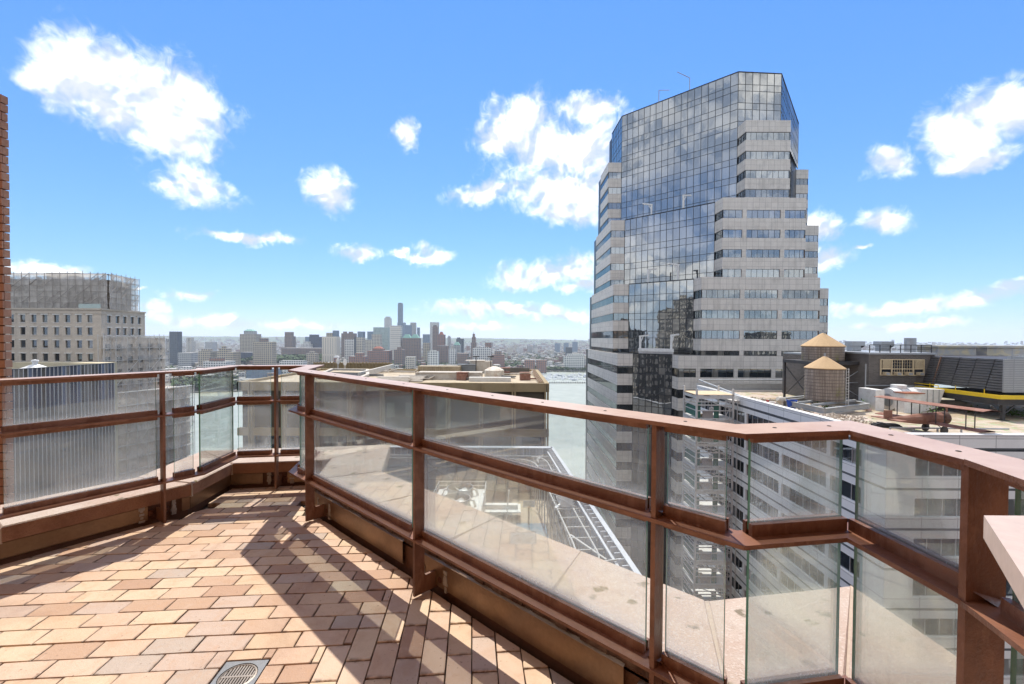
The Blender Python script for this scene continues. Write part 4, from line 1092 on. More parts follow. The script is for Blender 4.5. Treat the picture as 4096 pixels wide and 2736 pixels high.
for xx in (x0_+.5, x1_-.4): mb = MB(); mb.box(xx-.12, xx+.12, 50.6, 52, ZD, cz-rad*.8); mb.build('saddle', M_GSTEEL, du)
c = gp(3632, 1648, ZD)
mb = MB(); mb.box(-.95, .95, -.6, .6, 0, 2.1); mb.box(-1.05, 1.2, -.75, .75, 2.1, 2.2, 1)
for k in range(6): mb.box(.15, .85, -.63, -.6, .3+k*.26, .42+k*.26, 0)
mb.build('duct_cabinet', [M_WHITE, weathered('rust_sheet', (.27, .10, .055), (.17, .07, .045), 2, .85)], None, loc=(c.x, c.y, ZD), label='white louvred cabinet with rusty lid standing before the white duct', category='cabinet')
M_RUST = weathered('rusted_sheet_metal', (.215, .095, .062), (.30, .17, .13), 1.6, .8, 0, .3, .8, 18)

# ---------------------------------------------------------------- rusted biplane
bp_c = gp(3700, 1700, ZD)
pl_ = thing('rusted_biplane', 'rusty brown model biplane with two wings standing on the cluttered roof', 'biplane', (35.8, 38.4, ZD), R(8))
def wing(z, x0, x1, y0, y1, name):
    mb = MB(); n = 16; rr = random.Random(int(z*100)+int(y0))
    for k in range(n):
        ya, yb = y0+(y1-y0)*k/n, y0+(y1-y0)*(k+1)/n; zz = lambda y: z+.012*abs(y)*1.0
        j = rr.uniform(-.06, .03)
        for xa, xb, h0, h1 in ((x0+j, (x0+x1)/2, .02, .13), ((x0+x1)/2, x1, .13, .05)):
            mb.face([(xa, ya, zz(ya)+h0), (xb, ya, zz(ya)+h1), (xb, yb, zz(yb)+h1), (xa, yb, zz(yb)+h0)]); mb.face([(xa, yb, zz(yb)-.02), (xb, yb, zz(yb)-.02), (xb, ya, zz(ya)-.02), (xa, ya, zz(ya)-.02)])
        mb.face([(x0+j, yb, zz(yb)+.02), (x0+j, yb, zz(yb)-.02), (x0+j, ya, zz(ya)-.02), (x0+j, ya, zz(ya)+.02)][::-1])
        mb.face([(x1, ya, zz(ya)+.05), (x1, ya, zz(ya)-.02), (x1, yb, zz(yb)-.02), (x1, yb, zz(yb)+.05)][::-1])
    mb.build(name, M_RUST, pl_)
wing(2.55, -.75, .75, -4.6, 4.2, 'upper_wing'); wing(.95, -.65, .65, -4.4, -.45, 'lower_wing'); wing(.95, -.65, .65, .45, 4.2, 'lower_wing')
mb = MB()
secs = [(-3.9, .10, 1.30, .12), (-2.4, .26, 1.25, .28), (-.9, .42, 1.25, .45), (.6, .48, 1.28, .50), (1.25, .50, 1.30, .52)]
rings = [[Vector((x, w*math.cos(2*math.pi*k/10), z+h_*math.sin(2*math.pi*k/10))) for k in range(10)] for x, w, z, h_ in secs]
for A, B in zip(rings, rings[1:]):
    for k in range(10): mb.face([A[k], A[(k+1) % 10], B[(k+1) % 10], B[k]])
mb.face(rings[0]); mb.build('fuselage', M_RUST, pl_)
mb = MB(); mb.tube([(1.2, 0, 1.30), (1.3, 0, 1.30), (1.75, 0, 1.30), (1.82, 0, 1.30)], [.52, .56, .55, .44], 18); mb.build('engine_cowl', weathered('dark_rust', (.10, .05, .035), (.06, .035, .03), 3, .8), pl_, True)
mb = MB(); mb.beam((1.92, 0, .35), (1.92, 0, 2.25), .16, .04); mb.build('propeller', M_RUST, pl_)
mb = MB(); mb.box(-4.2, -3.4, -1.25, 1.25, 1.30, 1.36); mb.build('tailplane', M_RUST, pl_)
mb = MB(); mb.box(-4.3, -3.5, -.03, .03, 1.34, 2.05); mb.build('tail_fin', M_RUST, pl_)
for y in (-3.2, -1.0, 1.0, 3.0):
    for x in (-.42, .42):
        mb = MB(); mb.beam((x, y, 1.02), (x, y, 2.55), .06, .05); mb.build('strut', M_DSTEEL, pl_)
for s in (-.75, .75):
    mb = MB(); mb.tube([(.75, s-.05, .36), (.75, s+.05, .36)], .36, 14); mb.build('wheel', M_DSTEEL, pl_)
    mb = MB(); mb.beam((.75, s*.95, .36), (.3, s*.5, 1.0), .05, .05); mb.beam((.75, s*.95, .36), (1.1, s*.5, 1.0), .05, .05); mb.build('undercarriage', M_DSTEEL, pl_)

# small things on that roof
def put(name, px, py, mb, mats, label, cat, rz=0, smooth=False, **k):
    c = gp(px, py, ZD); return mb.build(name, mats, None, smooth, loc=(c.x, c.y, ZD), rz=rz, label=label, category=cat, **k)
mb = MB(); mb.lathe([(0, .0), (.42, 0), (.55, .95), (.60, .98), (.52, .98), (.40, .06), (0, .06)], n=16); put('bucket', 3167, 1634, mb, weathered('blue_plastic', (.02, .08, .42)), 'bright blue bucket standing by the roof parapet near the tank frame', 'bucket', 0, True)
mb = MB(); mb.tube([(-.55, 0, .62), (-.3, 0, .72), (.2, 0, .85), (.5, 0, .95), (.62, 0, 1.0)], [.22, .42, .44, .30, .24], 14)
mb.box(-.35, -.25, -.45, .45, 0, .6); mb.box(.2, .3, -.45, .45, 0, .6); put('cement_mixer', 3125, 1628, mb, weathered('mixer_paint', (.55, .52, .46), (.3, .26, .2), 4), 'small pale drum cement mixer beside the blue bucket', 'mixer', R(200), True)
mb = MB(); mb.box(-1.0, 1.0, -.5, .5, 0, .22); mb.box(-.9, .9, -.4, .4, .22, .32); mb.box(-.6, -.2, -.3, .3, .32, .40); put('black_case', 3545, 1708, mb, weathered('black_plastic', (.02, .02, .025), (.06, .06, .06)), 'flat black case lying on the roof left of the biplane tail', 'case', R(-15))
mb = MB(); mb.box(-.12, .12, -.1, .1, 0, .55); put('red_canister', 3070, 1618, mb, weathered('red_paint', (.45, .05, .04)), 'tiny red canister standing near the roof parapet', 'canister')
mb = MB(); rr = random.Random(5)
for (cx_, cy_, sx, sy, n_) in ((3230, 1645, 1.6, .9, 70), (3330, 1670, 2.6, 1.1, 150), (3400, 1690, 2.2, .8, 90), (3000, 1600, 2.0, 1.6, 80), (3050, 1605, 1.4, 1.2, 50)):
    c = gp(cx_, cy_, ZD)
    for q in range(n_):
        x, y = rr.gauss(0, sx*.5), rr.gauss(0, sy*.5); s = rr.uniform(.05, .20)
        M_ = Matrix.Translation((c.x+x, c.y+y, ZD+s*.3+max(0, .35-abs(x)*.15-abs(y)*.3)*rr.random())) @ Euler((rr.random()*3, rr.random()*3, rr.random()*3)).to_matrix().to_4x4()
        mb.box(-s, s, -s*.8, s*.8, -s*.4, s*.4, 0, M_)
mb.build('rubble', weathered('rubble', (.56, .50, .43), (.35, .27, .20), .8, .9), None, kind='stuff', label='pale broken rubble heaped along the roof parapet', category='rubble')
mb = MB(); rr = random.Random(8)
for (px, py, n_, s_) in ((3470, 1630, 120, .5), (4060, 1662, 160, .6), (3300, 1640, 80, .5), (3450, 1634, 80, .4), (3880, 1650, 60, .4), (3740, 1660, 60, .4)):
    c = gp(px, py, ZD)
    for q in range(n_):
        x, y, z = rr.gauss(0, s_), rr.gauss(0, s_*.7), abs(rr.gauss(0, .35)); a = rr.random()*6.3; l = .16
        p = Vector((c.x+x, c.y+y, ZD+z)); d = Vector((math.cos(a)*l, math.sin(a)*l, rr.uniform(.05, .2))); e = Vector((-math.sin(a)*l*.5, math.cos(a)*l*.5, rr.uniform(-.05, .05)))
        mb.face([p, p+d*.5+e, p+d, p+d*.5-e])
mb.build('weeds', weathered('weed_leaf', (.10, .19, .03), (.15, .22, .05), 3), None, kind='stuff', label='small green weeds sprouting from the worn roof deck', category='weeds')
mb = MB()
for k in range(5): c = gp(3560+k*95, 1727+k, ZD); d = gp(3655+k*95, 1728+k, ZD); mb.tube([(c.x, c.y, ZD+.35), (d.x, d.y, ZD+.35)], .07, 6); mb.beam((c.x, c.y, ZD), (c.x, c.y, ZD+.35), .1, .1)
mb.build('roof_conduit', M_GREYM, None, label='low grey conduit running along the front parapet of the roof', category='conduit')
for px, py, lab in ((3310, 1620, 'long white plastic pipe lying on the roof by the rubble'),):
    a, b = gp(3010, 1612, ZD), gp(3100, 1617, ZD); mb = MB(); mb.tube([(a.x, a.y, ZD+.2), (b.x, b.y, ZD+.2)], .12, 8); mb.build('plastic_pipe', M_WHITE, None, label=lab, category='pipe')

# ---------------------------------------------------------------- hoist tower with scaffold
ho = thing('hoist_scaffold', 'white scaffold hoist tower with green panels beside the white block', 'scaffold')
hx0, hx1, hy0, hy1 = 22.8, 27.3, 55.0, 59.0; hz1 = dp(2796, 1578, 55).z
M_ALU = weathered('pale_scaffold_tube', (.60, .59, .57), (.42, .40, .37), 1, .5, .2); M_GPAN = weathered('green_panel', (.045, .13, .10), (.07, .17, .13), 1.2, .6)
M_PLY = weathered('plywood_deck', (.55, .43, .28), (.42, .33, .22), 2, .8); M_CAGE = weathered('grey_mesh_panel', (.30, .28, .27), (.22, .20, .19), 1.5, .7)
for x in (hx0, hx1):
    for y in (hy0, hy1):
        mb = MB(); mb.beam((x, y, -60), (x, y, hz1+.7), .20, .20); mb.build('upright', M_ALU, ho)
k = 0; z = hz1
while z > -45:
    mb = MB(); mb.box(hx0-.1, hx1+.1, hy0-.1, hy1+.1, z-.10, z); mb.build('platform', M_PLY if k == 0 else M_ALU, ho)
    mb = MB()
    for s in ((hx0, hy0, hx0, hy1), (hx0, hy0, hx1, hy0)):
        a, b = Vector((s[0], s[1], 0)), Vector((s[2], s[3], 0)); up = Vector((0, 0, 1))
        mb.beam(a+up*(z-.35), b+up*(z-.35), .10, .34); mb.beam(a+up*(z-1.3), b+up*(z-1.3), .09, .12); mb.beam(a+up*(z-.9), b+up*(z-.9), .07, .10)
        mb.beam(a+up*(z-.2), b+up*(z-1.9), .07, .09); mb.beam(a+up*(z-2.0), b+up*(z-2.0), .07, .10)
    mb.build('cross_bars', M_ALU, ho)
    mb = MB(); mb.box(hx0+.1, hx0+.14, hy0+.2, hy1-.2, z-2.8, z-1.5); mb.build('panel', M_GPAN, ho)
    if k:
        for x in (hx0+.15, hx0+2.2):
            mb = MB(); mb.box(x, x+.62 if x > hx0+1 else x+.4, hy0+.15, hy0+.2, z-.0, z+1.95); mb.build('panel', M_GPAN, ho)
        mb = MB(); mb.box(hx0+.8, hx0+2.1, hy0+.14, hy0+.19, z, z+.95); mb.build('gate', M_CAGE, ho)
        mb = MB(); mb.box(hx0+1.1, hx0+1.9, hy0+1.2, hy0+2.4, z+.02, z+.2); mb.build('plank', M_PLY, ho)
    z -= 2.95; k += 1
mb = MB(); z = hz1-1
while z > -45:
    mb.beam((hx1-.9, hy0-.1, z), (hx1-.5, hy0-.1, z-.75), .05, .05); mb.beam((hx1-.5, hy0-.1, z-.75), (hx1-.9, hy0-.1, z-1.5), .05, .05); z -= 1.5
for x in (hx1-.95, hx1-.45, hx1+.5): mb.beam((x, hy0-.1, -45), (x, hy0-.1, hz1-.6), .07, .07)
mb.build('mast', M_ALU, ho)
# floor numbers on small white boards, one per landing
for j, num in enumerate(('26', '25', '24', '23')):
    fc = bpy.data.curves.new('floor_number', 'FONT'); fc.body = num; fc.size = .42; fc.extrude = .004; fc.align_x = 'CENTER'; fc.align_y = 'CENTER'
    z = hz1-2.95*(j+1)+1.15
    mb = MB(); mb.box(hx0+1.62, hx0+2.12, hy0+.10, hy0+.13, z-.26, z+.26); b = mb.build('number_board', M_WHITE, ho)
    tmp = bpy.data.objects.new('t', fc); me = bpy.data.meshes.new_from_object(tmp); bpy.data.objects.remove(tmp); fo = link('floor_number', me, b); fo.location = (hx0+1.87, hy0+.095, z); fo.rotation_euler = (R(90), 0, 0); me.materials.clear(); me.materials.append(M_MULL)
mb = MB(); mb.box(hx1+.1, XL-.02, hy0+.5, hy1-.5, hz1-1.0, hz1-.8); mb.build('gangway', M_ALU, ho)
# ---------------------------------------------------------------- tan concrete slab block in the middle
tb = thing('tan_office_block', 'tan concrete office block with deep window bays and a littered flat roof', 'building')
M_TAN = weathered('tan_concrete', (.30, .225, .12), (.24, .18, .10), .5, .75, 0, .1, .6, 8)
M_TANROOF = weathered('stained_tan_roof', (.46, .385, .28), (.27, .21, .145), .35, .92, 0, .2, .8, 4)
M_TANDARK = weathered('dark_tan_panel', (.085, .068, .042), (.06, .05, .035), .6, .7)
TY = 90.0; zr = dp(2100, 1533, TY).z; xl, xr = dp(947, 1530, TY).x, dp(2197, 1534, TY).x
far_r = gp(2120, 1478, zr); TYB = far_r.y
zk = -114
mb = MB(); mb.prism([(xl+.6, TYB), (xl+.6, TY+.9), (xr-.6, TY+.9), (xr-.6, TYB)], zk, zr-.55, 0); mb.build('core', M_TANDARK, tb)
W = Wall(tb, (xl, TY), (xr, TY))
mb = MB(); mb.box(0, W.L, 0, .9, zr-1.75, zr, 0, None, ''); mb.build('top_beam', M_TAN, tb, loc=(xl, TY, 0))
Wr = Wall(tb, (xr, TY), (xr, TYB))
bay = 132/F*TY; n = int(W.L/bay)
zs = [zr-1.75-7.6, zr-1.75-7.6-1.5]
z = zr-1.75; row = 0
floors = [(zr-9.35, zr-1.75, True)]
zz = zr-9.35
while zz > -70: floors.append((zz-1.55-2.6, zz-1.55, False)); zz -= 4.15
me_w = {}
for k in range(n+1):
    x = W.L-.5-k*bay
    mb = MB(); mb.box(x-.42, x-.10, -.22, .9, -70, zr-.02); mb.box(x+.10, x+.42, -.22, .9, -70, zr-.02); mb.build('column', M_TAN, tb, loc=(xl, TY, 0))
    if k == n: break
    for a, b, blank in floors[:7]:
        w = bay-.9; key = (blank,)
        if blank:
            q = MB(); q.face([(0,0,0),(w,0,0),(w,0,b-a),(0,0,b-a)])
            for zf in (.36, .68): q.box(0, w, -.03, 0, (b-a)*zf-.05, (b-a)*zf+.05)
            q.box(w/2-.05, w/2+.05, -.03, 0, 0, b-a)
            nm, mt = 'blank_panel', M_TANDARK
        else:
            q = None; nm = 'window'
        if key not in me_w: me_w[key] = q.mesh(nm, [mt]) if blank else window_mesh(w, b-a, 4, M_DARKGL, M_MULL)
        link(nm, me_w[key], tb, (xl+x-bay+.42, TY+.7, a))
mb = MB(); zz = zr-9.35
while zz > -70: mb.box(0, W.L, .08, .85, zz-1.55, zz); zz -= 4.15
mb.build('spandrels', M_TAN, tb, loc=(xl, TY, 0))
mb = MB(); mb.prism([(xl+.4, TY+.3), (xr-.4, TY+.3), (xr-.4, TYB-.3), (xl+.4, TYB-.3)], zr-.6, zr-.5); mb.build('roof_deck', M_TANROOF, tb)
mb = MB(); mb.box(xr-.9, xr, TY, TYB, zr-1.75, zr+.001); mb.box(xl, xr, TYB-.8, TYB, zr-1.75, zr+.002); mb.box(xl, xl+.9, TY, TYB, zr-1.75, zr+.001)
mb.build('roof_edge', M_TAN, tb)
mb = MB()
for yy in (.0, .35, .7): mb.tube([(xr-1.3-yy, TY+1.5, zr+.15), (xr-1.3-yy, TYB-1, zr+.15)], .07, 6)
for k in range(18): y = TY+2+k*2.2; mb.beam((xr-2.1, y, zr-.02), (xr-1.2, y, zr-.02), .12, .2)
mb.build('edge_track', weathered('rusty_track', (.30, .19, .11), (.42, .36, .28), .8), tb)
# roof clutter: each a thing
def roofthing(name, px, py, mb, mats, label, cat, rz=0, z=None, smooth=False):
    c = gp(px, py, zr-.5); mb.build(name, mats, None, smooth, loc=(c.x, c.y, (zr-.5) if z is None else z), rz=rz, label=label, category=cat)
M_PALE = weathered('pale_weathered_sheet', (.50, .46, .40), (.34, .27, .20), .9, .8); M_GREYB = weathered('grey_unit', (.16, .175, .19), (.12, .13, .14), 1, .6)
c0_, c1_ = gp(1436, 1512, zr-.5), gp(1574, 1478, zr-.5)
mb = MB(); mb.beam((c0_.x, c0_.y, zr+.2), (c1_.x, c1_.y, zr+.5), .5, 1.3); mb.build('roof_kerb_wall', weathered('white_roof_wall', (.60, .57, .51), (.45, .40, .34), 1), None, label='long pale low wall running diagonally across the tan roof', category='wall')
rr = random.Random(21)
for k, (px, py, w, d) in enumerate(((1570, 1528, 3.6, 4.5), (1640, 1522, 3.2, 6.0))):
    mb = MB()
    for q in range(9): M_ = Matrix.Translation((rr.uniform(-.4, .4), (q-4)*d/9, .1+q*.10)) @ Matrix.Rotation(rr.uniform(-.12, .12), 4, 'Z'); mb.box(-w, w, -.5, .5, 0, .12, 0, M_)
    roofthing('sheet_stack', px, py, mb, M_PALE, ('stack of long pale roofing sheets, left pile on the tan roof', 'stack of long pale roofing sheets, right pile on the tan roof')[k], 'sheet stack', R((4, -6)[k]))
mb = MB(); mb.box(-7.5, 7.5, -3, 3, 0, 1.5); mb.box(-7.5, 7.5, -3.2, -3, 1.5, 1.7); roofthing('plant_plinth', 1800, 1514, mb, M_PALE, 'broad pale plinth box in the middle of the tan roof', 'plinth')
mb = MB(); mb.box(-5.5, 5.5, -2, 2, 0, 2.1); mb.box(-5.6, 5.6, -2.1, -2.0, .4, .5)
for q in range(8): mb.tube([(-5.3+q*1.1, -2.3, 0), (-5.3+q*1.1, -2.3, 1.6), (-4.7+q*1.1, -2.3, 2.0)], .12, 6)
roofthing('air_handler', 1760, 1495, mb, weathered('tan_plant', (.33, .27, .18), (.20, .15, .10), .8), 'long tan air handling unit with looping pipes on the tan roof', 'air handler')
mb = MB(); mb.box(-2.4, 2.4, -1.4, 1.4, 0, 2.3); mb.box(-2.5, 2.5, -1.5, 1.5, 2.3, 2.4); roofthing('plant_unit', 1868, 1492, mb, M_GREYB, 'dark grey box unit standing on the tan roof centre', 'plant unit')
mb = MB(); mb.box(-3.0, 3.0, -1.6, 1.6, 0, 3.2); mb.box(-4.2, 1.0, -1.8, 1.8, 3.2, 3.4); roofthing('stair_head', 1925, 1490, mb, M_PALE, 'pale stair head box with flat lid behind the grey unit', 'stair head')
mb = MB(); mb.lathe([(2.4, 0), (2.4, 1.7), (1.4, 2.3), (.5, 2.6), (0, 2.6)], n=18); roofthing('vent_drum', 1977, 1508, mb, weathered('white_rust_drum', (.62, .58, .50), (.33, .16, .08), 1.2, .8), 'squat white vent drum with rust streaks on the tan roof', 'vent', 0, None, True)
mb = MB(); mb.box(-4.6, 4.6, -.8, .8, 0, .9); roofthing('duct_box', 1960, 1525, mb, weathered('duct_white', (.60, .58, .54), (.46, .42, .36), 1), 'long pale duct box near the front edge of the tan roof', 'duct')
for k, px in enumerate((1904, 1963)):
    c = gp(px, 1500, zr-.5); zt2 = dp(px, 1424, c.y).z
    mb = MB(); mb.beam((0, 0, 0), (0, 0, zt2-zr+.5), .22, .22); mb.beam((-.8, 0, zt2-zr+.3), (.8, 0, zt2-zr+.4), .12, .3); roofthing('lamp_mast', px, 1500, mb, M_DSTEEL, ('dark lamp mast on the tan roof, left of two', 'dark lamp mast on the tan roof, right of two')[k], 'mast')
for k, (px, py) in enumerate(((1352, 1478), (1380, 1484))):
    mb = MB(); mb.beam((0, 0, 0), (0, 0, 2.0), .16, .16)
    for q in range(12):
        a, b = 2*math.pi*q/12, 2*math.pi*(q+1)/12
        mb.face([(0, -.1, 2.5), (math.cos(a)*.5, .12+.25*math.cos(a), 2.5+math.sin(a)*1.0), (math.cos(b)*.5, .12+.25*math.cos(b), 2.5+math.sin(b)*1.0)])
    roofthing('satellite_dish', px, py, mb, M_WHITE, ('white satellite dish on the tan roof edge, left of two', 'white satellite dish on the tan roof edge, right of two')[k], 'satellite dish', R(20))
# sunk plant well at the left of the roof
pw = thing('plant_well', 'dark sunken plant well with pale rim at the left of the tan roof', 'plant well')
ring = [gp(px, py, zr+.3) for px, py in ((1275, 1500), (1440, 1512), (1470, 1500), (1470, 1480), (1330, 1477))]
mb = MB()
for a, b in zip(ring, ring[1:]+ring[:1]): mb.beam(a, b, .8, .5); 
mb.build('rim', M_PALE, pw)
mb = MB(); mb.face([(p.x, p.y, zr-.45) for p in ring]); mb.build('shaft', M_BLACK, pw)
a, b = gp(1255, 1468, zr), gp(1575, 1468, zr)
mb = MB(); mb.box(a.x, b.x, a.y, a.y+.8, zr-.5, zr+1.0); mb.box(a.x, b.x, a.y-.1, a.y+.9, zr+1.0, zr+1.3)
for k in range(24): mb.box(a.x+k*(b.x-a.x)/24, a.x+k*(b.x-a.x)/24+.3, a.y-.3, a.y-.1, zr-.5, zr+1.6)
mb.build('screen_wall', M_TAN, None, label='tan screen wall with small piers along the back of the tan roof', category='wall')
a, b = gp(2010, 1490, zr-.5), gp(2118, 1490, zr-.5)
mb = MB(); mb.box(a.x, b.x, a.y, a.y+.6, zr-.5, zr+.8); mb.build('back_screen', weathered('dark_screen', (.10, .095, .085), (.16, .14, .11), .7), None, label='dark low screen at the back right corner of the tan roof', category='screen')

# ---------------------------------------------------------------- sunken roof court with fans and a basketball hoop
ZS = -18.0+zc; ZC = -25.0+zc
rc = thing('screened_roof_court', 'grey screened roof court with track rails below the terrace', 'roof court')
A_, B_ = gp(2209, 1791, ZS), gp(2519, 2250, ZS)
M_SCR = mat_panels('grey_screen_panel', (.30, .31, .33), (.15, .155, .165), 3.2, 2.0, .06, .6, 0, .08, 0, .2, .5); M_FIN = weathered('pale_screen_fin', (.46, .48, .52), (.36, .38, .41), .8, .5)
dir_ = (B_-A_).normalized(); Cn = A_ + Vector((-30, 0, 0)); Dn = B_ + dir_*14
court_floor = [(Cn.x, Cn.y), (Cn.x, Dn.y-2), (Dn.x, Dn.y), (A_.x, A_.y)]
def mat_court():
    m = Mat('court_slab', .85); v = m.tc(); n = m.noise(v, .5, 6, .65, .4); n2 = m.noise(v, 3, 4, .6)
    c = m.mix(m.rng(n, .35, .65), (.115, .105, .095), (.075, .072, .068)); c = m.mix(m.math('MULTIPLY', m.rng(n2, .5, .7), .4), c, (.19, .17, .15)); m.color(c); return m.m
mb = MB(); mb.prism([court_floor[0], court_floor[1], court_floor[2], court_floor[3]], -114, ZC); mb.build('slab', mat_court(), rc)
mb = MB(); W = Wall(rc, (Cn.x, Cn.y), (A_.x, A_.y)); mb.box(0, W.L, 0, .3, ZC, ZS); W.put('back_screen', mb, M_SCR)
mb = MB(); mb.box(0, W.L, -.6, .5, ZS-.001, ZS+.12)
for k in range(int(W.L/1.05)): mb.box(k*1.05, k*1.05+.10, -.5, 0, ZS-1.25, ZS-.002)
mb.box(0, W.L, -.55, 0, ZS-1.4, ZS-1.25); W.put('back_fins', mb, M_FIN)
for k in range(5):
    x = W.L-3-k*6.5; mb = MB(); mb.box(x, x+.35, -.7, -.01, ZC, ZS-1.4); W.put('stanchion', mb, M_GREYB)
    if k % 2 == 0 and k < 4:
        mb = MB(); mb.beam((x, -.5, ZS-1.8), (x-5.5, -.5, ZC+2.2), .16, .16); mb.beam((x-6.3, -.5, ZS-1.8), (x-.6, -.5, ZC+2.2), .16, .16); mb.box(x-6.3, x, -.6, -.45, ZS-1.9, ZS-1.7); W.put('brace', mb, M_GREYB)
Wr2 = Wall(rc, (A_.x, A_.y), (Dn.x, Dn.y))
mb = MB(); mb.box(0, Wr2.L, -.15, .15, ZC, ZS); Wr2.put('side_screen', mb, M_SCR)
mb = MB(); mb.box(-.3, Wr2.L, -.25, .2, ZS, ZS+.12)
for k in range(int(Wr2.L/1.05)): mb.box(k*1.05, k*1.05+.10, -.75, -.151, ZS-1.3, ZS-.01)
mb.box(-.3, Wr2.L, -.98, -.76, ZS-.55, ZS-.42); Wr2.put('side_fins', mb, M_FIN)
M_TRACK = weathered('white_track_tube', (.40, .40, .39), (.30, .29, .28), 1, .45)
def P2(s, o, z): # point along the side screen, o metres inside
    nrm = Vector((dir_.y, -dir_.x, 0)); nrm = nrm if nrm.x < 0 else -nrm
    q = A_ + dir_*s + nrm*o; return Vector((q.x, q.y, z))
for o_, name in ((1.6, 'outer_track'), (3.4, 'inner_track')):
    path = [Vector((A_.x-29.5, A_.y-o_, ZS-.9))] + [Vector((A_.x-o_-4+0.0, A_.y-o_, ZS-.9))]
    e = P2(o_+4, o_, ZS-.9); c0q = path[-1]; cor = Vector((P2(o_, o_, 0).x, A_.y-o_, ZS-.9))
    for q in range(1, 8): t_ = q/8; path.append(c0q*(1-t_)**2 + cor*2*t_*(1-t_) + e*t_**2)
    path.append(e); endp = P2(33.5 - (0 if o_ < 2 else 1.5), o_, ZS-.9); path.append(endp)
    e2 = P2(38-o_*.3, o_+5, ZS-.9); cor2 = P2(37.5, o_, ZS-.9)
    for q in range(1, 8): t_ = q/8; path.append(endp*(1-t_)**2 + cor2*2*t_*(1-t_) + e2*t_**2)
    path.append(e2); path.append(e2+Vector((-3, -1.0, 0)))
    mb = MB(); mb.tube(path, .09, 6); mb.build(name, M_TRACK, rc)
mb = MB()
for k in range(15): mb.beam(P2(2+k*2.4, .8, ZS-.95), P2(2+k*2.4, 3.6, ZS-.95), .10, .14)
for k in range(5): mb.beam(P2(k*.9-.2, 1.0+k*.5, ZS-.9), P2(3.4+k*.5, 3.0, ZS-.9), .08, .1)
mb.beam(P2(36.5, .4, ZS-.2), P2(36.5, 7, ZS-.9), .12, .16); mb.beam(P2(30, 3.3, ZS-1), P2(35, 1.2, ZS-1), .2, .2)
for k in range(20): mb.beam(P2(k*2.4, 1.0, ZC), P2(k*2.4, 1.0, ZS-1), .14, .14)
for k in range(16): mb.beam(P2(k*2.4, 3.4, ZC), P2(k*2.4, 3.4, ZS-1), .12, .12)
mb.build('track_frame', M_TRACK, rc)
mb = MB(); mb.beam(P2(20, 2.2, ZS-.3), P2(23, 2.2, ZS-.3), 1.4, 1.3); mb.beam(P2(20, 1.0, ZS-.9), P2(23.6, 3.6, ZS-.9), .3, .3)
for q in range(4): mb.beam(P2(20.2+q*.9, 1.2, ZS-1), P2(20.8+q*.9, 3.5, ZS+.4), .14, .14)
mb.build('window_carriage', M_WHITE, None, label='white window washing carriage on the court track rails', category='carriage')
# cooling fans
ct2 = thing('fan_unit', 'white two fan cooling unit with guard rail in the roof court', 'cooling unit')
f0 = dp(1738, 1960, 60); f1 = dp(1938, 1960, 60); zf = dp(1836, 1995, 60).z; fyb, fyf = 63.8, 54.5
mb = MB(); mb.box(f0.x, f1.x, fyf, fyb, ZC, zf); mb.build('casing', weathered('white_panel_top', (.66, .66, .65), (.48, .47, .45), .8, .5), ct2)
fcx = dp(1836, 1960, 60).x
for y in (61.4, 57.3):
    mb = MB(); mb.lathe([(1.85, zf), (1.72, zf+.45), (1.80, zf+1.15), (1.72, zf+1.15), (1.64, zf+.5), (1.64, zf+.1)], (fcx, y, 0), 28); s = mb.build('fan_stack', M_GREYM, ct2, True)
    mb = MB()
    for q in range(6):
        a = q*math.pi/3; M_ = Matrix.Translation((fcx, y, zf+.55)) @ Matrix.Rotation(a, 4, 'Z') @ Matrix.Rotation(R(22), 4, 'X'); mb.box(.15, 1.58, -.26, .26, -.015, .015, 0, M_)
    mb.lathe([(.28, zf+.4), (.28, zf+.7), (0, zf+.75)], (fcx, y, 0), 12); mb.build('fan_blades', M_GREYM, s)
    mb = MB(); mb.lathe([(1.7, zf+.12), (0, zf+.12)], (fcx, y, 0), 24); mb.build('fan_grille', M_GREYB, s)
    for sx in (-1, 1):
        mb = MB(); mb.tube([(fcx+sx*1.7, y, zf+.9), (fcx+sx*2.2, y, zf+.75), (fcx+sx*2.45, y, zf+.05)], .17, 8); mb.build('fan_pipe', M_WHITE, ct2)
mb = MB()
for zz in (.55, 1.1):
    mb.tube([(f0.x, fyf, zf+zz), (f0.x, fyb, zf+zz), (f1.x, fyb, zf+zz), (f1.x, fyf, zf+zz)], .05, 6)
for k in range(7): x = f0.x+(f1.x-f0.x)*k/6; mb.beam((x, fyb, zf), (x, fyb, zf+1.1), .07, .07)
for k in range(5): y = fyf+(fyb-fyf)*k/5; mb.beam((f0.x, y, zf), (f0.x, y, zf+1.1), .07, .07); mb.beam((f1.x, y, zf), (f1.x, y, zf+1.1), .07, .07)
mb.build('guard_rail', M_WHITE, ct2)
hb = gp(2115, 2104, ZC)
hp_ = thing('basketball_hoop', 'basketball hoop with clear backboard on a pole in the roof court', 'basketball hoop', (hb.x, hb.y, ZC))
mb = MB(); mb.beam((0, .5, 0), (0, .5, 2.6), .22, .22); mb.beam((0, .5, 2.5), (0, 0, 3.0), .18, .18); mb.build('pole', M_DSTEEL, hp_)
mb = MB(); mb.box(-.75, .75, -.05, -.02, 2.6, 3.35); mb.build('backboard', weathered('backboard', (.42, .46, .50), (.36, .40, .44), 2), hp_)
mb = MB()
for (x0, x1, z0, z1) in ((-.79, .79, 3.33, 3.41), (-.79, .79, 2.56, 2.62), (-.79, -.73, 2.6, 3.35), (.73, .79, 2.6, 3.35), (-.25, .25, 3.05, 3.09), (-.25, -.21, 2.72, 3.05), (.21, .25, 2.72, 3.05)): mb.box(x0, x1, -.08, -.051, z0, z1)
mb.build('board_frame', M_WHITE, hp_)
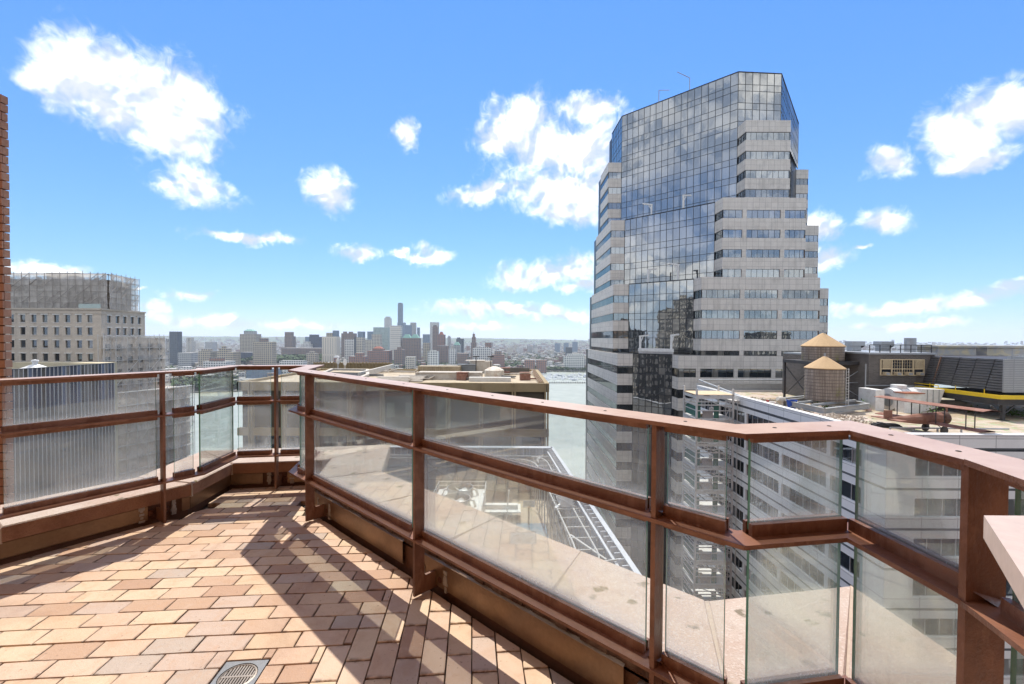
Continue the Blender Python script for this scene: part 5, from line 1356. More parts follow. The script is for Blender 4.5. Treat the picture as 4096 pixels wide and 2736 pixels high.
mb = MB(); mb.tube([(.22*math.cos(a*.524), -.32+.22*math.sin(a*.524), 2.68) for a in range(13)], .025, 6); mb.build('rim', weathered('orange_rim', (.45, .10, .03)), hp_)
a, b = gp(2062, 2093, ZC+.02), gp(2180, 2093, ZC+.02); c = gp(2300, 2300, ZC+.02)
mb = MB(); mb.prism([(a.x, a.y-26), (b.x+1.0, b.y-26), (b.x, b.y), (a.x, a.y)], ZC+.004, ZC+.02); mb.build('court_paint', weathered('blue_court_paint', (.11, .19, .27), (.16, .24, .31), .6, .7), rc)
mb = MB(); mb.box(a.x-.4, b.x+.6, a.y, a.y+9, ZC+.005, ZC+.03); mb.build('court_apron', weathered('tan_apron', (.33, .28, .22), (.26, .22, .17), .6), rc)
q = gp(1990, 2070, ZC)
mb = MB(); mb.box(-3.2, 3.2, -1.5, 1.5, 1.2, 1.35); mb.tube([(-1.6, -1, 0), (-1.9, -1, 3.8)], .1, 6); mb.tube([(1.2, -1, 0), (1.6, -1, 4.2)], .1, 6); mb.box(-2.8, 2.8, -.4, .4, 1.35, 1.9)
mb.build('pipe_bench', M_WHITE, None, loc=(q.x, q.y, ZC), label='white pipe rack between the fan unit and the hoop', category='pipe rack')
# chain link fence between the plant and the court
fe = thing('court_fence', 'tall grey chain link fence beside the basketball court', 'fence')
fx = b.x+.8
for k in range(9):
    mb = MB(); mb.beam((fx, b.y+3-k*3.4, ZC), (fx+.1*k, b.y+3-k*3.4, ZC+4.5), .1, .1); mb.build('fence_post', M_GREYM, fe)
for zz in (1.5, 3.0, 4.4):
    mb = MB(); mb.tube([(fx, b.y+3, ZC+zz), (fx+.8, b.y-24, ZC+zz)], .05, 5); mb.build('fence_bar', M_GREYM, fe)

# ---------------------------------------------------------------- hotel on the left
ht = thing('beige_brick_hotel', 'beige brick hotel with rows of square windows and netted upper storeys', 'building')
M_HBR = mat_panels('beige_brick', (.55, .48, .40), (.46, .40, .33), .8, .3, .03, .85, .5, .06, 0, .1, .6)
M_LINT = weathered('white_lintel', (.66, .64, .60), (.50, .46, .40), 2)
zh = dp(300, 1233, 100).z; hxl, hxr = -125.0, dp(405, 1300, 100).x
frm = weathered('grey_window_frame', (.10, .11, .115), (.14, .14, .14), 2, .5)
W = Wall(ht, (hxl, 100), (hxr, 100)); cen = [46, 91, 136, 180, 226, 271, 317, 360]; rows = [1274, 1324, 1376, 1429, 1482]
colx = [dp(px, 1300, 100).x-hxl for px in cen]; step = colx[1]-colx[0]
colx = [colx[0]-step*2, colx[0]-step]+colx
bd = [(dp(200, py+15, 100).z, dp(200, py-15, 100).z) for py in rows]
M_HGL = mat_window('hotel_glass', (.55, .58, .60), (.03, .035, .04), .22, .3, .9)
zb0 = bd[-1][0]; k = 1
while zb0-2.9*k > -40: bd.append((zb0-2.9*k, zb0-2.9*k+1.65)); k += 1
W.banded(-50, zh, bd, [(x-.55, x+.55) for x in colx], M_HBR, M_HGL, frm, pane=.9, rec=.22)
hx2 = dp(573, 1247, 114).x
W2 = Wall(ht, (hxr, 100), (hx2, 114.5)); cz = []
for px in (436, 470, 499, 529, 557):
    kx = ray(px, 1290).x; d_ = W2.p1-W2.p0; t_ = (W2.p0.x-kx*W2.p0.y)/(kx*d_.y-d_.x); cz.append(t_*W2.L)
W2.banded(-50, zh, bd, [(x-.55, x+.55) for x in cz], M_HBR, M_HGL, frm, pane=.9, rec=.22)
for Wq, xs in ((W, colx), (W2, cz)):
    lm = MB(); lm.box(-.85, .85, -.12, .1, 0, .22); lm = lm.mesh('lintel', [M_LINT]); sm = MB(); sm.box(-.65, .65, -.10, .1, -.13, 0); sm = sm.mesh('sill', [M_LINT])
    for a, b in bd[:5]:
        for x in xs: link('lintel', lm, ht, Wq.world(x, 0, b), Wq.rz); link('sill', sm, ht, Wq.world(x, 0, a), Wq.rz)
    mb = MB(); mb.box(-.1, Wq.L+.1, -.25, .1, zh-.35, zh+.02); mb.box(-.1, Wq.L+.1, -.12, .1, zh-1.2, zh-1.0); Wq.put('cornice', mb, weathered('beige_stone', (.50, .44, .36), (.40, .35, .29), .8) if 'beige_stone' not in bpy.data.materials else bpy.data.materials['beige_stone'])
mb = MB(); mb.prism([(hxl, 114.4), (hxl, 100.36), (hxr-.36, 100.36), (hx2-.36, 114.4)], -114, zh-.05); mb.build('core', M_MULL, ht)
# netted upper storeys
zt2 = dp(300, 1100, 102.5).z
M_HB2 = mat_panels('brown_grey_brick', (.42, .355, .29), (.32, .27, .22), .8, .3, .03, .85, .5, .1, 0, .1, .7)
mb = MB(); mb.prism([(hxl, 112), (hxl, 103.5), (hxr-1.2, 103.5), (hx2-1.5, 112)], zh-.05, zt2-1.0); mb.build('upper_storeys', M_HB2, ht)
rr = random.Random(4)
for r_ in range(3):
    for x in range(9):
        q = MB(); xx = hxl+6+x*3.3
        if xx < hxr-2: q.face([(xx-.6, 103.46, zh+.6+r_*2.6), (xx+.6, 103.46, zh+.6+r_*2.6), (xx+.6, 103.46, zh+2.1+r_*2.6), (xx-.6, 103.46, zh+2.1+r_*2.6)]); q.build('window', M_HGL, ht)
def mat_net(name='debris_net', col=(.86, .81, .74, 1), lo=.55, hi=.90):
    m = Mat(name); v = m.tc(); n = m.noise(v, .35, 6, .65, .6); n2 = m.noise(m.tc('Object', (1, 1, .3)), 1.2, 5, .65)
    tr = m.nd('ShaderNodeBsdfTransparent'); df = m.nd('ShaderNodeBsdfDiffuse'); df.inputs[0].default_value = col
    tl = m.nd('ShaderNodeBsdfTranslucent'); tl.inputs[0].default_value = col
    a = m.nd('ShaderNodeMixShader'); a.inputs[0].default_value = .4; m.L.new(df.outputs[0], a.inputs[1]); m.L.new(tl.outputs[0], a.inputs[2])
    f = m.rng(m.math('ADD', m.math('MULTIPLY', n, .6), m.math('MULTIPLY', n2, .4)), .36, .64, lo, hi)
    b = m.nd('ShaderNodeMixShader'); m.L.new(f, b.inputs[0]); m.L.new(tr.outputs[0], b.inputs[1]); m.L.new(a.outputs[0], b.inputs[2]); m.L.new(b.outputs[0], m.out.inputs['Surface']); return m.m
M_NET = mat_net(); M_NETW = mat_net('white_debris_net', (.97, .94, .90, 1), .10, .48); M_POLE = weathered('scaffold_pole', (.36, .32, .29), (.46, .41, .36), 2, .6, .3)
def net_scaffold(label, pts, z0, z1, lift, bayw, seed, net=None, pole=None):
    net = net or M_NET; pole = pole or M_POLE
    o = thing('netted_scaffold', label, 'scaffold'); rr = random.Random(seed)
    for a, b in zip(pts, pts[1:]):
        W = Wall(o, a, b); n = max(2, round(W.L/bayw)); m_ = max(2, round((z1-z0)/lift)); mb = MB()
        V = lambda i, j: (W.L*i/n, -.35+.16*math.sin(i*1.7+seed)+.1*math.sin(j*2.1+i), z0+(z1-z0)*j/m_)
        for i in range(n):
            for j in range(m_): mb.face([V(i, j), V(i+1, j), V(i+1, j+1), V(i, j+1)])
        W.put('debris_net', mb, net, kind='stuff')
        mb = MB()
        for i in range(n+1): mb.beam((W.L*i/n, -.62, z0), (W.L*i/n, -.62, z1+rr.uniform(.1, .7)), .08, .08); mb.beam((W.L*i/n, 1.0, z0), (W.L*i/n, 1.0, z1+.3), .10, .10)
        for j in range(m_+1): z = z0+(z1-z0)*j/m_; mb.beam((0, -.62, z), (W.L, -.62, z), .08, .08); mb.box(0, W.L, .05, .95, z-.08, z)
        W.put('poles', mb, pole)
        for i in range(0, n*2):
            i = i % n; mb = MB(); j = rr.randrange(m_); mb.beam((W.L*i/n, -.66, z0+(z1-z0)*j/m_), (W.L*min(i+1, n)/n, -.66, z0+(z1-z0)*min(j+1, m_)/m_), .07, .10); W.put('brace', mb, pole)
    return o
net_scaffold('dusty netted scaffold wrapped round the top storeys of the beige hotel', [(hxl, 102.2), (hxr-.3, 102.2), (hx2-.4, 112.5)], zh+.05, zt2+.2, 1.35, 1.75, 2, None, M_POLE)
for k, px in enumerate((208, 240, 273, 311)):
    c = dp(px, 1095, 106); mb = MB(); mb.box(-.65, .65, -.6, .6, 0, 1.6); mb.box(-.75, .75, -.7, .7, 1.6, 1.8); mb.box(-.45, .45, -.63, -.6, .5, 1.3, 1)
    mb.build('chimney_hood', [weathered('hood_metal', (.33, .31, .29), (.2, .18, .16), 2) if 'hood_metal' not in bpy.data.materials else bpy.data.materials['hood_metal'], M_BLACK], None, loc=(c.x, 106, zt2-.9), label='%s of the four boxy chimney hoods above the netted hotel roof' % ('first from the left', 'second from the left', 'third from the left', 'rightmost and narrowest')[k], category='chimney')
mb = MB(); c0q = dp(315, 1235, 99.9)
mb.box(c0q.x, hxr, 99.85, 99.9, zh+.03, zh+1.0); W2_ = W2
mb.build('glass_guard', weathered('greenish_guard', (.42, .50, .47), (.36, .44, .41), 1, .3), None, label='pale green guard screen along the hotel cornice corner', category='guard')
mb = MB(); W2g = Wall(None, (hxr, 100), (hx2, 114.5)); 
# wing wrapped in white net
wg = thing('hotel_wing', 'lower hotel wing wrapped in white netting right of the beige hotel', 'building')
wp = [(hxr+.3, 99.6), (dp(660, 1343, 113.5).x, 113.5)]
zw = dp(500, 1345, 105).z
Wg = Wall(wg, *wp); xs = [Wg.L*(i+.6)/6.2 for i in range(6)]
Wg.banded(-60, zw-.3, [(zw-3.4-k*2.9, zw-1.8-k*2.9) for k in range(14)], [(x-.6, x+.6) for x in xs], M_HBR, M_HGL, frm, pane=.9, rec=.2)
mb = MB(); mb.prism([(wp[0][0]-.5, 113.6), (wp[0][0]-.2, 100.2), (wp[1][0]-.4, 113.6)], -114, zw-.4); mb.build('core', M_MULL, wg)
net_scaffold('white netted scaffold hung on the lower hotel wing', [(wp[0][0]+.9, wp[0][1]-.9), (wp[1][0]+.7, wp[1][1]-.2)], zw-42, zw+.1, 2.9, 2.4, 6, M_NETW, M_ALU)
lw = thing('netted_annex', 'low annex under pale netting below the wing, seen through the glass', 'building')
zl = dp(740, 1560, 108).z; lp = [(wp[0][0]+3.0, 99.0), (dp(757, 1560, 116).x, 116)]
mb = MB(); mb.prism([(lp[0][0]-4, 116), (lp[0][0]-4, 99.0), (lp[0][0], 99.0), (lp[1][0], 116)], -114, zl); mb.build('wall', M_HBR, lw)
net_scaffold('pale netted scaffold round the low annex seen through the left glass', [(lp[0][0]+.5, lp[0][1]-.6), (lp[1][0]+1.0, lp[1][1]-.2)], zl-30, zl+.3, 2.9, 2.4, 9, M_NETW, M_ALU)

# ---------------------------------------------------------------- dark striped slab
sb = thing('striped_slab', 'dark blue slab block with close white vertical fins behind the left railing', 'building')
SX = -72.0; ya, yb = SX/ray(33, 1480).x, SX/ray(455, 1452).x; zs_ = dp(240, 1464, (ya+yb)/2).z
W = Wall(sb, (SX, ya-12), (SX, yb)); W = Wall(sb, (SX, ya-12), (SX, yb))
M_BLUEP = mat_window('blue_panel', (.45, .52, .62), (.075, .092, .125), .10, .15, .3); M_FINW = weathered('white_fin', (.62, .62, .61), (.50, .50, .49), .6, .5)
mb = MB(); mb.prism([(SX-40, yb), (SX-40, ya-12), (SX-.1, ya-12), (SX-.1, yb)], -114, zs_-4.5); mb.build('core', M_GREYB, sb)
nf = 27; sp_ = (yb-ya)/nf
nall = int((yb-ya+12)/sp_)
pm = MB(); pm.face([(0, 0, 0), (sp_-.16, 0, 0), (sp_-.16, 0, 6.2), (0, 0, 6.2)]); pm = pm.mesh('panel', [M_BLUEP])
fm = MB(); fm.box(0, .085, -.05, .02, -100, 0); fm = fm.mesh('fin', [M_FINW])
# outward side of this wall is +X: lay it out walking towards the camera
W = Wall(sb, (SX, ya-12), (SX, yb))
for k in range(nall+1):
    y = yb-k*sp_
    link('fin', fm, sb, (SX+.02, y, zs_), R(90))
    link('panel', pm, sb, (SX, y-sp_+.16, zs_-6.2), R(90)) if k < 40 else None
mb = MB()
for j in range(1, 16):
    mb.box(-.02, .02, ya-12, yb, zs_-6.2*(j+1)+.25, zs_-6.2*j-.05)
mb.build('lower_panels', M_BLUEP, sb, loc=(SX, 0, 0))
mb = MB(); mb.box(SX-.25, SX+.10, ya-12, yb, zs_-.02, zs_+.06); mb.build('coping', M_GREYB, sb)
c = dp(140, 1470, 76)
vh = thing('roof_vent_hood', 'white pyramid roof hood with round cap behind the striped slab', 'vent', (c.x, 76, dp(140, 1480, 76).z))
mb = MB(); q = 1.75; t_ = .35
for k in range(4):
    a = [(-q, -q), (q, -q), (q, q), (-q, q)]; b = [(-t_, -t_), (t_, -t_), (t_, t_), (-t_, t_)]
    mb.face([(*a[k], 0), (*a[(k+1) % 4], 0), (*b[(k+1) % 4], .95), (*b[k], .95)])
mb.build('hood', M_WHITE, vh)
mb = MB(); mb.lathe([(.36, .8), (.36, 1.45), (.52, 1.5), (.45, 1.7), (0, 1.8)], n=14); mb.build('cap', M_WHITE, vh, True)
mb = MB(); a, b = dp(35, 1460, 92), dp(400, 1460, 92); mb.box(a.x, b.x, 92, 96, -30, dp(200, 1452, 92).z); mb.build('cream_penthouse', weathered('cream_render', (.58, .50, .34), (.46, .40, .28), .6), None, label='long low cream penthouse between the hotel and the striped slab', category='penthouse')
# loose pipework and small units strewn over the tan roof
rr = random.Random(44)
spots = [(1690, 1517), (1720, 1489), (1500, 1505), (1540, 1490), (1850, 1520), (2035, 1512), (2070, 1500), (2100, 1520), (1480, 1490), (1610, 1490), (2020, 1498), (1885, 1521)]
for k, (px, py) in enumerate(spots):
    mb = MB(); L_ = rr.uniform(2.5, 7)
    if k % 3 == 0:
        for q in range(3): y = rr.uniform(-1, 1); mb.tube([(-L_, y, .3), (L_*.4, y+rr.uniform(-.4, .4), .3), (L_*.6, y, .3), (L_*.7, y+1.5, .9)], .16, 6)
        nm, lab = 'pipe_run', 'bundle of pale pipes on the tan roof'
    elif k % 3 == 1:
        w = rr.uniform(.7, 1.6); mb.box(-w, w, -w*.7, w*.7, 0, rr.uniform(.8, 1.7)); mb.box(-w*1.1, w*1.1, -w*.8, w*.8, 1.7, 1.8); mb.beam((w, 0, .3), (w+2, 0, .3), .3, .3)
        nm, lab = 'roof_unit', 'small boxy roof unit on the tan roof'
    else:
        for q in range(5): mb.box(-L_*.5, L_*.5, -.12, .12, .05+q*.11, .14+q*.11, 0, Matrix.Rotation(rr.uniform(-.3, .3), 4, 'Z'))
        nm, lab = 'plank_pile', 'pile of weathered planks on the tan roof'
    c = gp(px, py, zr-.5)
    where = ['left of the sheet stacks', 'beside the air handler', 'by the diagonal wall', 'behind the left sheet stack', 'before the plinth', 'right of the vent drum', 'near the back right screen', 'in the front right corner', 'left of the diagonal wall', 'behind the right sheet stack', 'behind the vent drum', 'left of the long duct box'][k]
    mb.build(nm, [M_PALE, M_GREYB, M_RUST][(k*2) % 3 if k % 3 else 0], None, loc=(c.x, c.y, zr-.5), rz=rr.uniform(-.5, .5), label=lab + ', ' + where, category=nm.replace('_', ' '))
# ================================================================ RIVER AND THE CITY BEYOND
ZW = -113.0
def mat_water():
    m = Mat('river_water', .45, 0, .3); v = m.tc('Object', (1, 1, 1)); n = m.noise(v, .05, 5, .6, .3); n2 = m.noise(v, .25, 4, .6)
    m.color(m.mix(m.rng(n, .35, .65), (.26, .285, .245), (.31, .335, .29))); m.bump(m.math('ADD', n, n2), .35, 1.0); return m.m
mb = MB(); mb.face([(-9000, -3000, ZW), (9000, -3000, ZW), (9000, 9000, ZW), (-9000, 9000, ZW)]); mb.build('river', mat_water(), None, kind='structure')
shore = [(-3000, 300), (-1400, 620), (-640, 890), (-420, 960), (-150, 1210), (30, 1440), (140, 1500), (260, 1470), (420, 1560), (900, 1500), (1600, 1700), (3200, 1600), (9000, 1800)]
M_LAND = weathered('city_ground', (.16, .155, .14), (.10, .115, .07), .004, .95, 0, 0, .9, .05)
mb = MB(); mb.prism([p for p in shore]+[(12000, 12000), (-12000, 12000), (-5000, 300)], ZW-3, ZW+3.0); mb.build('far_shore', M_LAND, None, kind='structure')
mb = MB(); mb.prism([(-900, -900), (900, -900), (900, 150), (60, 175), (-300, 190), (-900, 120)], ZW-3, ZW+2.5); mb.build('near_streets', weathered('street_asphalt', (.06, .06, .06), (.10, .10, .10), .02, .9, 0, 0, .7, .3), None, kind='structure')
# low hills on the horizon
mb = MB(); rr = random.Random(2)
def ridge(Y, pts, z0, seed):
    rr = random.Random(seed); xs = [q[0] for q in pts]; prev = None; k = 0
    px = -300
    while px < 4400:
        y = None
        for (a, ya_), (b, yb_) in zip(pts, pts[1:]):
            if a <= px <= b: y = ya_+(yb_-ya_)*(px-a)/(b-a)
        top = dp(px, y+rr.uniform(-.9, .9), Y); cur = (top.x, top.z)
        if prev: mb.face([(prev[0], Y-1500, ZW+3), (cur[0], Y-1500, ZW+3), (cur[0], Y, cur[1]), (prev[0], Y, prev[1])])
        prev = cur; px += 22
ridge(8200, [(-300, 1350), (600, 1344), (1000, 1346), (1500, 1351), (1900, 1352), (2200, 1358), (2400, 1363), (2700, 1372), (4400, 1386)], ZW, 3)
mb.build('hills', weathered('wooded_hills', (.065, .095, .045), (.11, .12, .085), .003, .95, 0, 0, .8, .02), None, kind='structure')

def mat_city(name, c, win=(.07, .08, .095), bw=6.5, bh=6.0, m_=1.3, var=.15):
    """distant facade: window grid finer than a pixel, laid out in metres along the walls"""
    m = Mat(name, .75, 0, .3); v = m.tc('UV'); b = m.nd('ShaderNodeTexBrick'); m.L.new(v, b.inputs['Vector']); b.offset = 0
    b.inputs['Scale'].default_value = 1; b.inputs['Brick Width'].default_value = bw; b.inputs['Row Height'].default_value = bh; b.inputs['Mortar Size'].default_value = m_; b.inputs['Mortar Smooth'].default_value = .2
    b.inputs['Color1'].default_value = tuple(win)+(1,); b.inputs['Color2'].default_value = tuple(q*1.5 for q in win)+(1,); b.inputs['Mortar'].default_value = tuple(c)+(1,)
    m.color(b.outputs['Color']); return m.m
CM_ = {'tan': mat_city('far_tan', (.42, .36, .27)), 'brown': mat_city('far_brown', (.24, .165, .13)), 'red': mat_city('far_red', (.28, .15, .11)), 'white': mat_city('far_white', (.62, .61, .58)),
       'grey': mat_city('far_grey', (.40, .40, .39)), 'blue': mat_city('far_blue', (.16, .21, .27), (.10, .14, .19), 6, 7, 1.0), 'dark': mat_city('far_dark', (.085, .10, .12), (.05, .06, .075), 6, 6.5, 1.0),
       'green': mat_city('far_green', (.30, .36, .34), (.20, .26, .26), 6, 7, 1.2), 'cream': mat_city('far_cream', (.55, .50, .41)), 'navy': mat_city('far_navy', (.06, .075, .115), (.04, .05, .075), 7, 6.5, 1.2),
       'strip': mat_city('far_strip', (.55, .50, .42), (.16, .16, .16), 8, 60, 3.6), 'bands': mat_city('far_bands', (.58, .55, .49), (.30, .29, .28), 80, 8.0, 2.8)}
M_FR = weathered('far_roof', (.34, .33, .31), (.20, .19, .18), .02, .9, 0, 0); M_FRW = weathered('far_white_roof', (.62, .61, .59), (.40, .39, .37), .03, .9, 0, 0); M_COP = weathered('green_copper', (.22, .40, .33), (.28, .46, .38), .05, .7, 0, 0); M_REDR = weathered('red_tile_roof', (.30, .10, .06), (.24, .09, .06), .05, .8, 0, 0)
def tower_far(label, Y, blocks, cat='building', name='far_building', group='skyline buildings across the river', roofs=()):
    """blocks: (px0, px1, pytop, material, depth_metres)"""
    o = thing(name, label, cat, group=group)
    for i, (p0, p1, pt, m, dep) in enumerate(blocks):
        a, b = dp(p0, pt, Y), dp(p1, pt, Y); yo = Y+(i*1.5); mb = MB()
        mb.prism([(a.x, yo), (b.x, yo), (b.x, yo+dep), (a.x, yo+dep)], ZW, a.z, 0, 1, True, False); mb.build('tower_block' if i == 0 else 'upper_block', [CM_[m], M_FR], o)
    for (p0, p1, pb, pt, m) in roofs:
        a, b = dp(p0, pb, Y), dp(p1, pt, Y); w = b.x-a.x; cx_ = (a.x+b.x)/2; mb = MB(); z0, z1 = a.z, b.z; d = min(w, 30)
        P = [(a.x, Y), (b.x, Y), (b.x, Y+d), (a.x, Y+d)]; Q = [(cx_-w*.22, Y+d*.3), (cx_+w*.22, Y+d*.3), (cx_+w*.22, Y+d*.7), (cx_-w*.22, Y+d*.7)]
        for k in range(4): mb.face([(*P[k], z0), (*P[(k+1) % 4], z0), (*Q[(k+1) % 4], z1), (*Q[k], z1)])
        mb.face([(*q, z1) for q in Q]); mb.build('roof', m, o)
SKY = [
 ('dark glass slab tower beside the netted hotel wing', 1500, [(677, 709, 1326, 'dark', 22), (661, 677, 1356, 'dark', 20)]),
 ('wide grey block with window grid beside the dark slab tower', 1430, [(711, 765, 1411, 'grey', 30)]),
 ('tan warehouse block left of the red signed white block', 1350, [(793, 843, 1405, 'tan', 40), (803, 832, 1396, 'tan', 20)]),
 ('tan stepped warehouse with rooftop cabin above the red sign', 1340, [(868, 930, 1408, 'tan', 40), (875, 905, 1394, 'tan', 25), (884, 893, 1384, 'tan', 12)]),
 ('tan tower with green mansard crown', 1900, [(959, 1024, 1336, 'tan', 40), (974, 1011, 1324, 'grey', 30)], [(974, 1011, 1324, 1317, 1)]),
 ('tan slab tower with dark rooftop cabin before the crowned tower', 1400, [(1011, 1089, 1367, 'tan', 25), (1037, 1063, 1353, 'brown', 15)]),
 ('dark navy low block left of the tan slab tower', 1600, [(958, 1011, 1409, 'navy', 40)]),
 ('slim brown tower with notched top', 2000, [(1138, 1170, 1345, 'brown', 30), (1138, 1164, 1328, 'brown', 25)]),
 ('long low brown block behind the park trees', 1900, [(1125, 1286, 1392, 'brown', 60)]),
 ('navy blue office tower with stepped top', 2000, [(1236, 1276, 1347, 'navy', 35), (1220, 1236, 1347, 'blue', 30), (1236, 1266, 1338, 'navy', 25)]),
 ('white domed civic building below the navy tower', 1980, [(1205, 1243, 1376, 'white', 30), (1213, 1236, 1366, 'white', 20)]),
 ('tan striped tower with set back top', 1500, [(1288, 1345, 1346, 'strip', 35)]),
 ('beige and glass tower rising behind the tan striped tower', 1700, [(1305, 1330, 1331, 'tan', 25), (1330, 1346, 1322, 'blue', 25)]),
 ('brown twin topped tower right of the tan striped one', 1900, [(1365, 1416, 1333, 'brown', 35), (1372, 1384, 1326, 'brown', 12), (1394, 1408, 1327, 'brown', 12)]),
 ('pale gridded block below the brown twin topped tower', 1600, [(1378, 1416, 1357, 'white', 30)]),
 ('dark sided slab with blank pale end wall', 1600, [(1416, 1424, 1349, 'dark', 30), (1424, 1449, 1349, 'cream', 30)]),
 ('small blue glass tower behind the blank walled slab', 2200, [(1430, 1453, 1326, 'blue', 30)]),
 ('blue grey glass block left of the big green glass tower', 2200, [(1469, 1492, 1326, 'blue', 30)]),
 ('cream arcaded office block below the green glass tower', 1880, [(1487, 1520, 1337, 'cream', 30), (1460, 1490, 1359, 'cream', 30)]),
 ('broad green grey glass tower in the skyline cluster', 2000, [(1493, 1553, 1309, 'green', 40), (1520, 1553, 1322, 'green', 38)]),
 ('white round shouldered tower behind the green glass tower', 2400, [(1537, 1562, 1273, 'white', 25), (1541, 1558, 1266, 'white', 18)]),
 ('wide beige striped slab in the middle of the skyline', 1800, [(1559, 1602, 1302, 'bands', 30)]),
 ('very tall slim dark tower, the tallest of the skyline', 2750, [(1591, 1608, 1214, 'blue', 28), (1589, 1617, 1290, 'blue', 40), (1593, 1606, 1211, 'dark', 20)]),
 ('grey stepped glass tower right of the tallest tower', 2600, [(1619, 1647, 1300, 'blue', 30), (1641, 1661, 1290, 'grey', 30)]),
 ('thin blue tower at the right of the courthouse roof', 2500, [(1668, 1677, 1310, 'blue', 20)]),
 ('dark brown courthouse with green copper gables', 1800, [(1609, 1675, 1352, 'brown', 45)], [(1609, 1642, 1352, 1337, 1), (1642, 1675, 1352, 1337, 1)]),
 ('dark red block with red hipped roof before the green tower', 1500, [(1469, 1555, 1402, 'red', 45), (1488, 1530, 1394, 'red', 30)], [(1492, 1526, 1394, 1386, 2)]),
 ('pale blue glass block right of the courthouse', 2400, [(1691, 1717, 1337, 'blue', 30)]),
 ('pale tall slab right of the courthouse', 2300, [(1720, 1753, 1289, 'white', 30)]),
 ('slim brown tower before the pale tall slab', 1900, [(1730, 1750, 1307, 'brown', 22), (1733, 1746, 1301, 'brown', 14)]),
 ('dark red brown tower with pointed cap', 1900, [(1750, 1779, 1338, 'red', 25)], [(1756, 1773, 1338, 1327, 2)]),
 ('grey domed tower far behind the red brown tower', 2400, [(1790, 1802, 1347, 'grey', 20), (1793, 1799, 1343, 'grey', 12)]),
 ('dark long block with rooftop frames', 1900, [(1825, 1853, 1355, 'dark', 30), (1828, 1840, 1350, 'dark', 15)]),
 ('low hall with pale green dome roof', 1800, [(1813, 1841, 1380, 'grey', 30)], [(1815, 1839, 1380, 1368, 1)]),
 ('stepped brown art deco tower with spire', 1700, [(1884, 1905, 1370, 'brown', 22), (1887, 1902, 1348, 'brown', 18), (1890, 1899, 1335, 'brown', 12), (1893.5, 1894.5, 1327, 'brown', 3)]),
 ('white slab with vertical windows in the low town', 1200, [(1711, 1752, 1405, 'white', 18), (1720, 1742, 1401, 'white', 12)]),
 ('broad white civic block with columns in the low town', 1500, [(1891, 1963, 1393, 'white', 30), (1900, 1955, 1388, 'white', 20)]),
 ('brown block behind the broad white civic block', 1800, [(1940, 1965, 1370, 'red', 25)]),
 ('pinkish apartment house right of the white civic block', 1450, [(1968, 2018, 1418, 'red', 30), (1978, 2006, 1404, 'brown', 25)]),
 ('brown apartment slab by the far trees, left one', 1440, [(2098, 2139, 1440, 'red', 15)]),
 ('brown apartment slab by the far trees, right one', 1440, [(2146, 2186, 1440, 'red', 15)]),
 ('blue grey housing tower at the far right, left of three', 3000, [(2220, 2240, 1373, 'blue', 25)]),
 ('blue grey housing tower at the far right, middle of three', 3000, [(2256, 2275, 1371, 'blue', 25)]),
 ('blue grey housing tower at the far right, right of three', 3000, [(2291, 2311, 1367, 'blue', 25)]),
 ('small dark block before the three housing towers', 1900, [(2264, 2289, 1389, 'dark', 20)]),
 ('big white loft building above the marina', 1520, [(2258, 2338, 1425, 'white', 35), (2270, 2335, 1416, 'white', 25)]),
 ('brick cube with pale pyramid roof behind the railing corner', 1250, [(1334, 1352, 1430, 'red', 14)], [(1334, 1352, 1430, 1422, 3)]),
 ('beige apartment tower among the park trees', 1450, [(1225, 1263, 1414, 'tan', 25), (1236, 1252, 1406, 'tan', 15)]),
 ('low white terrace of houses at the park edge', 1250, [(1118, 1212, 1443, 'white', 25)]),
 ('white block carrying a red sign beyond the left railing', 1150, [(812, 903, 1445, 'white', 40), (835, 890, 1432, 'red', 8)]),
 ('grey warehouse with white fins beyond the left glass', 1000, [(985, 1100, 1475, 'blue', 30)]),
 ('cream block below the tallest tower in the low town', 1350, [(1622, 1658, 1427, 'cream', 25)]),
 ('wide reddish town block left of the low white houses', 1300, [(1395, 1460, 1425, 'red', 30), (1420, 1448, 1412, 'red', 22)]),
 ('grey brown town block below the courthouse', 1500, [(1575, 1612, 1398, 'brown', 28), (1588, 1604, 1388, 'brown', 18)]),
 ('tan slab between the courthouse and the slim brown tower', 1700, [(1692, 1718, 1371, 'tan', 25)]),
 ('long brown block right of the white vertical slab', 1650, [(1748, 1792, 1383, 'brown', 30)]),
 ('white cubic block right of the long brown block', 1500, [(1795, 1822, 1396, 'white', 20)]),
 ('dark brown wide block left of the art deco tower', 1500, [(1828, 1872, 1413, 'brown', 30)]),
 ('dusky tower stump far left of the crowned tan tower', 2600, [(820, 850, 1368, 'grey', 40)]),
 ('pale twin mill towers on the far left plain', 2500, [(745, 752, 1350, 'cream', 20), (758, 765, 1350, 'cream', 20), (744, 766, 1366, 'cream', 30)]),
]
MR = {1: M_COP, 2: M_REDR, 3: M_FRW}
for row in SKY:
    rf = [(a, b, c, d, MR[e]) for a, b, c, d, e in (row[3] if len(row) > 3 else [])]
    tower_far(row[0], row[1], row[2], roofs=rf)
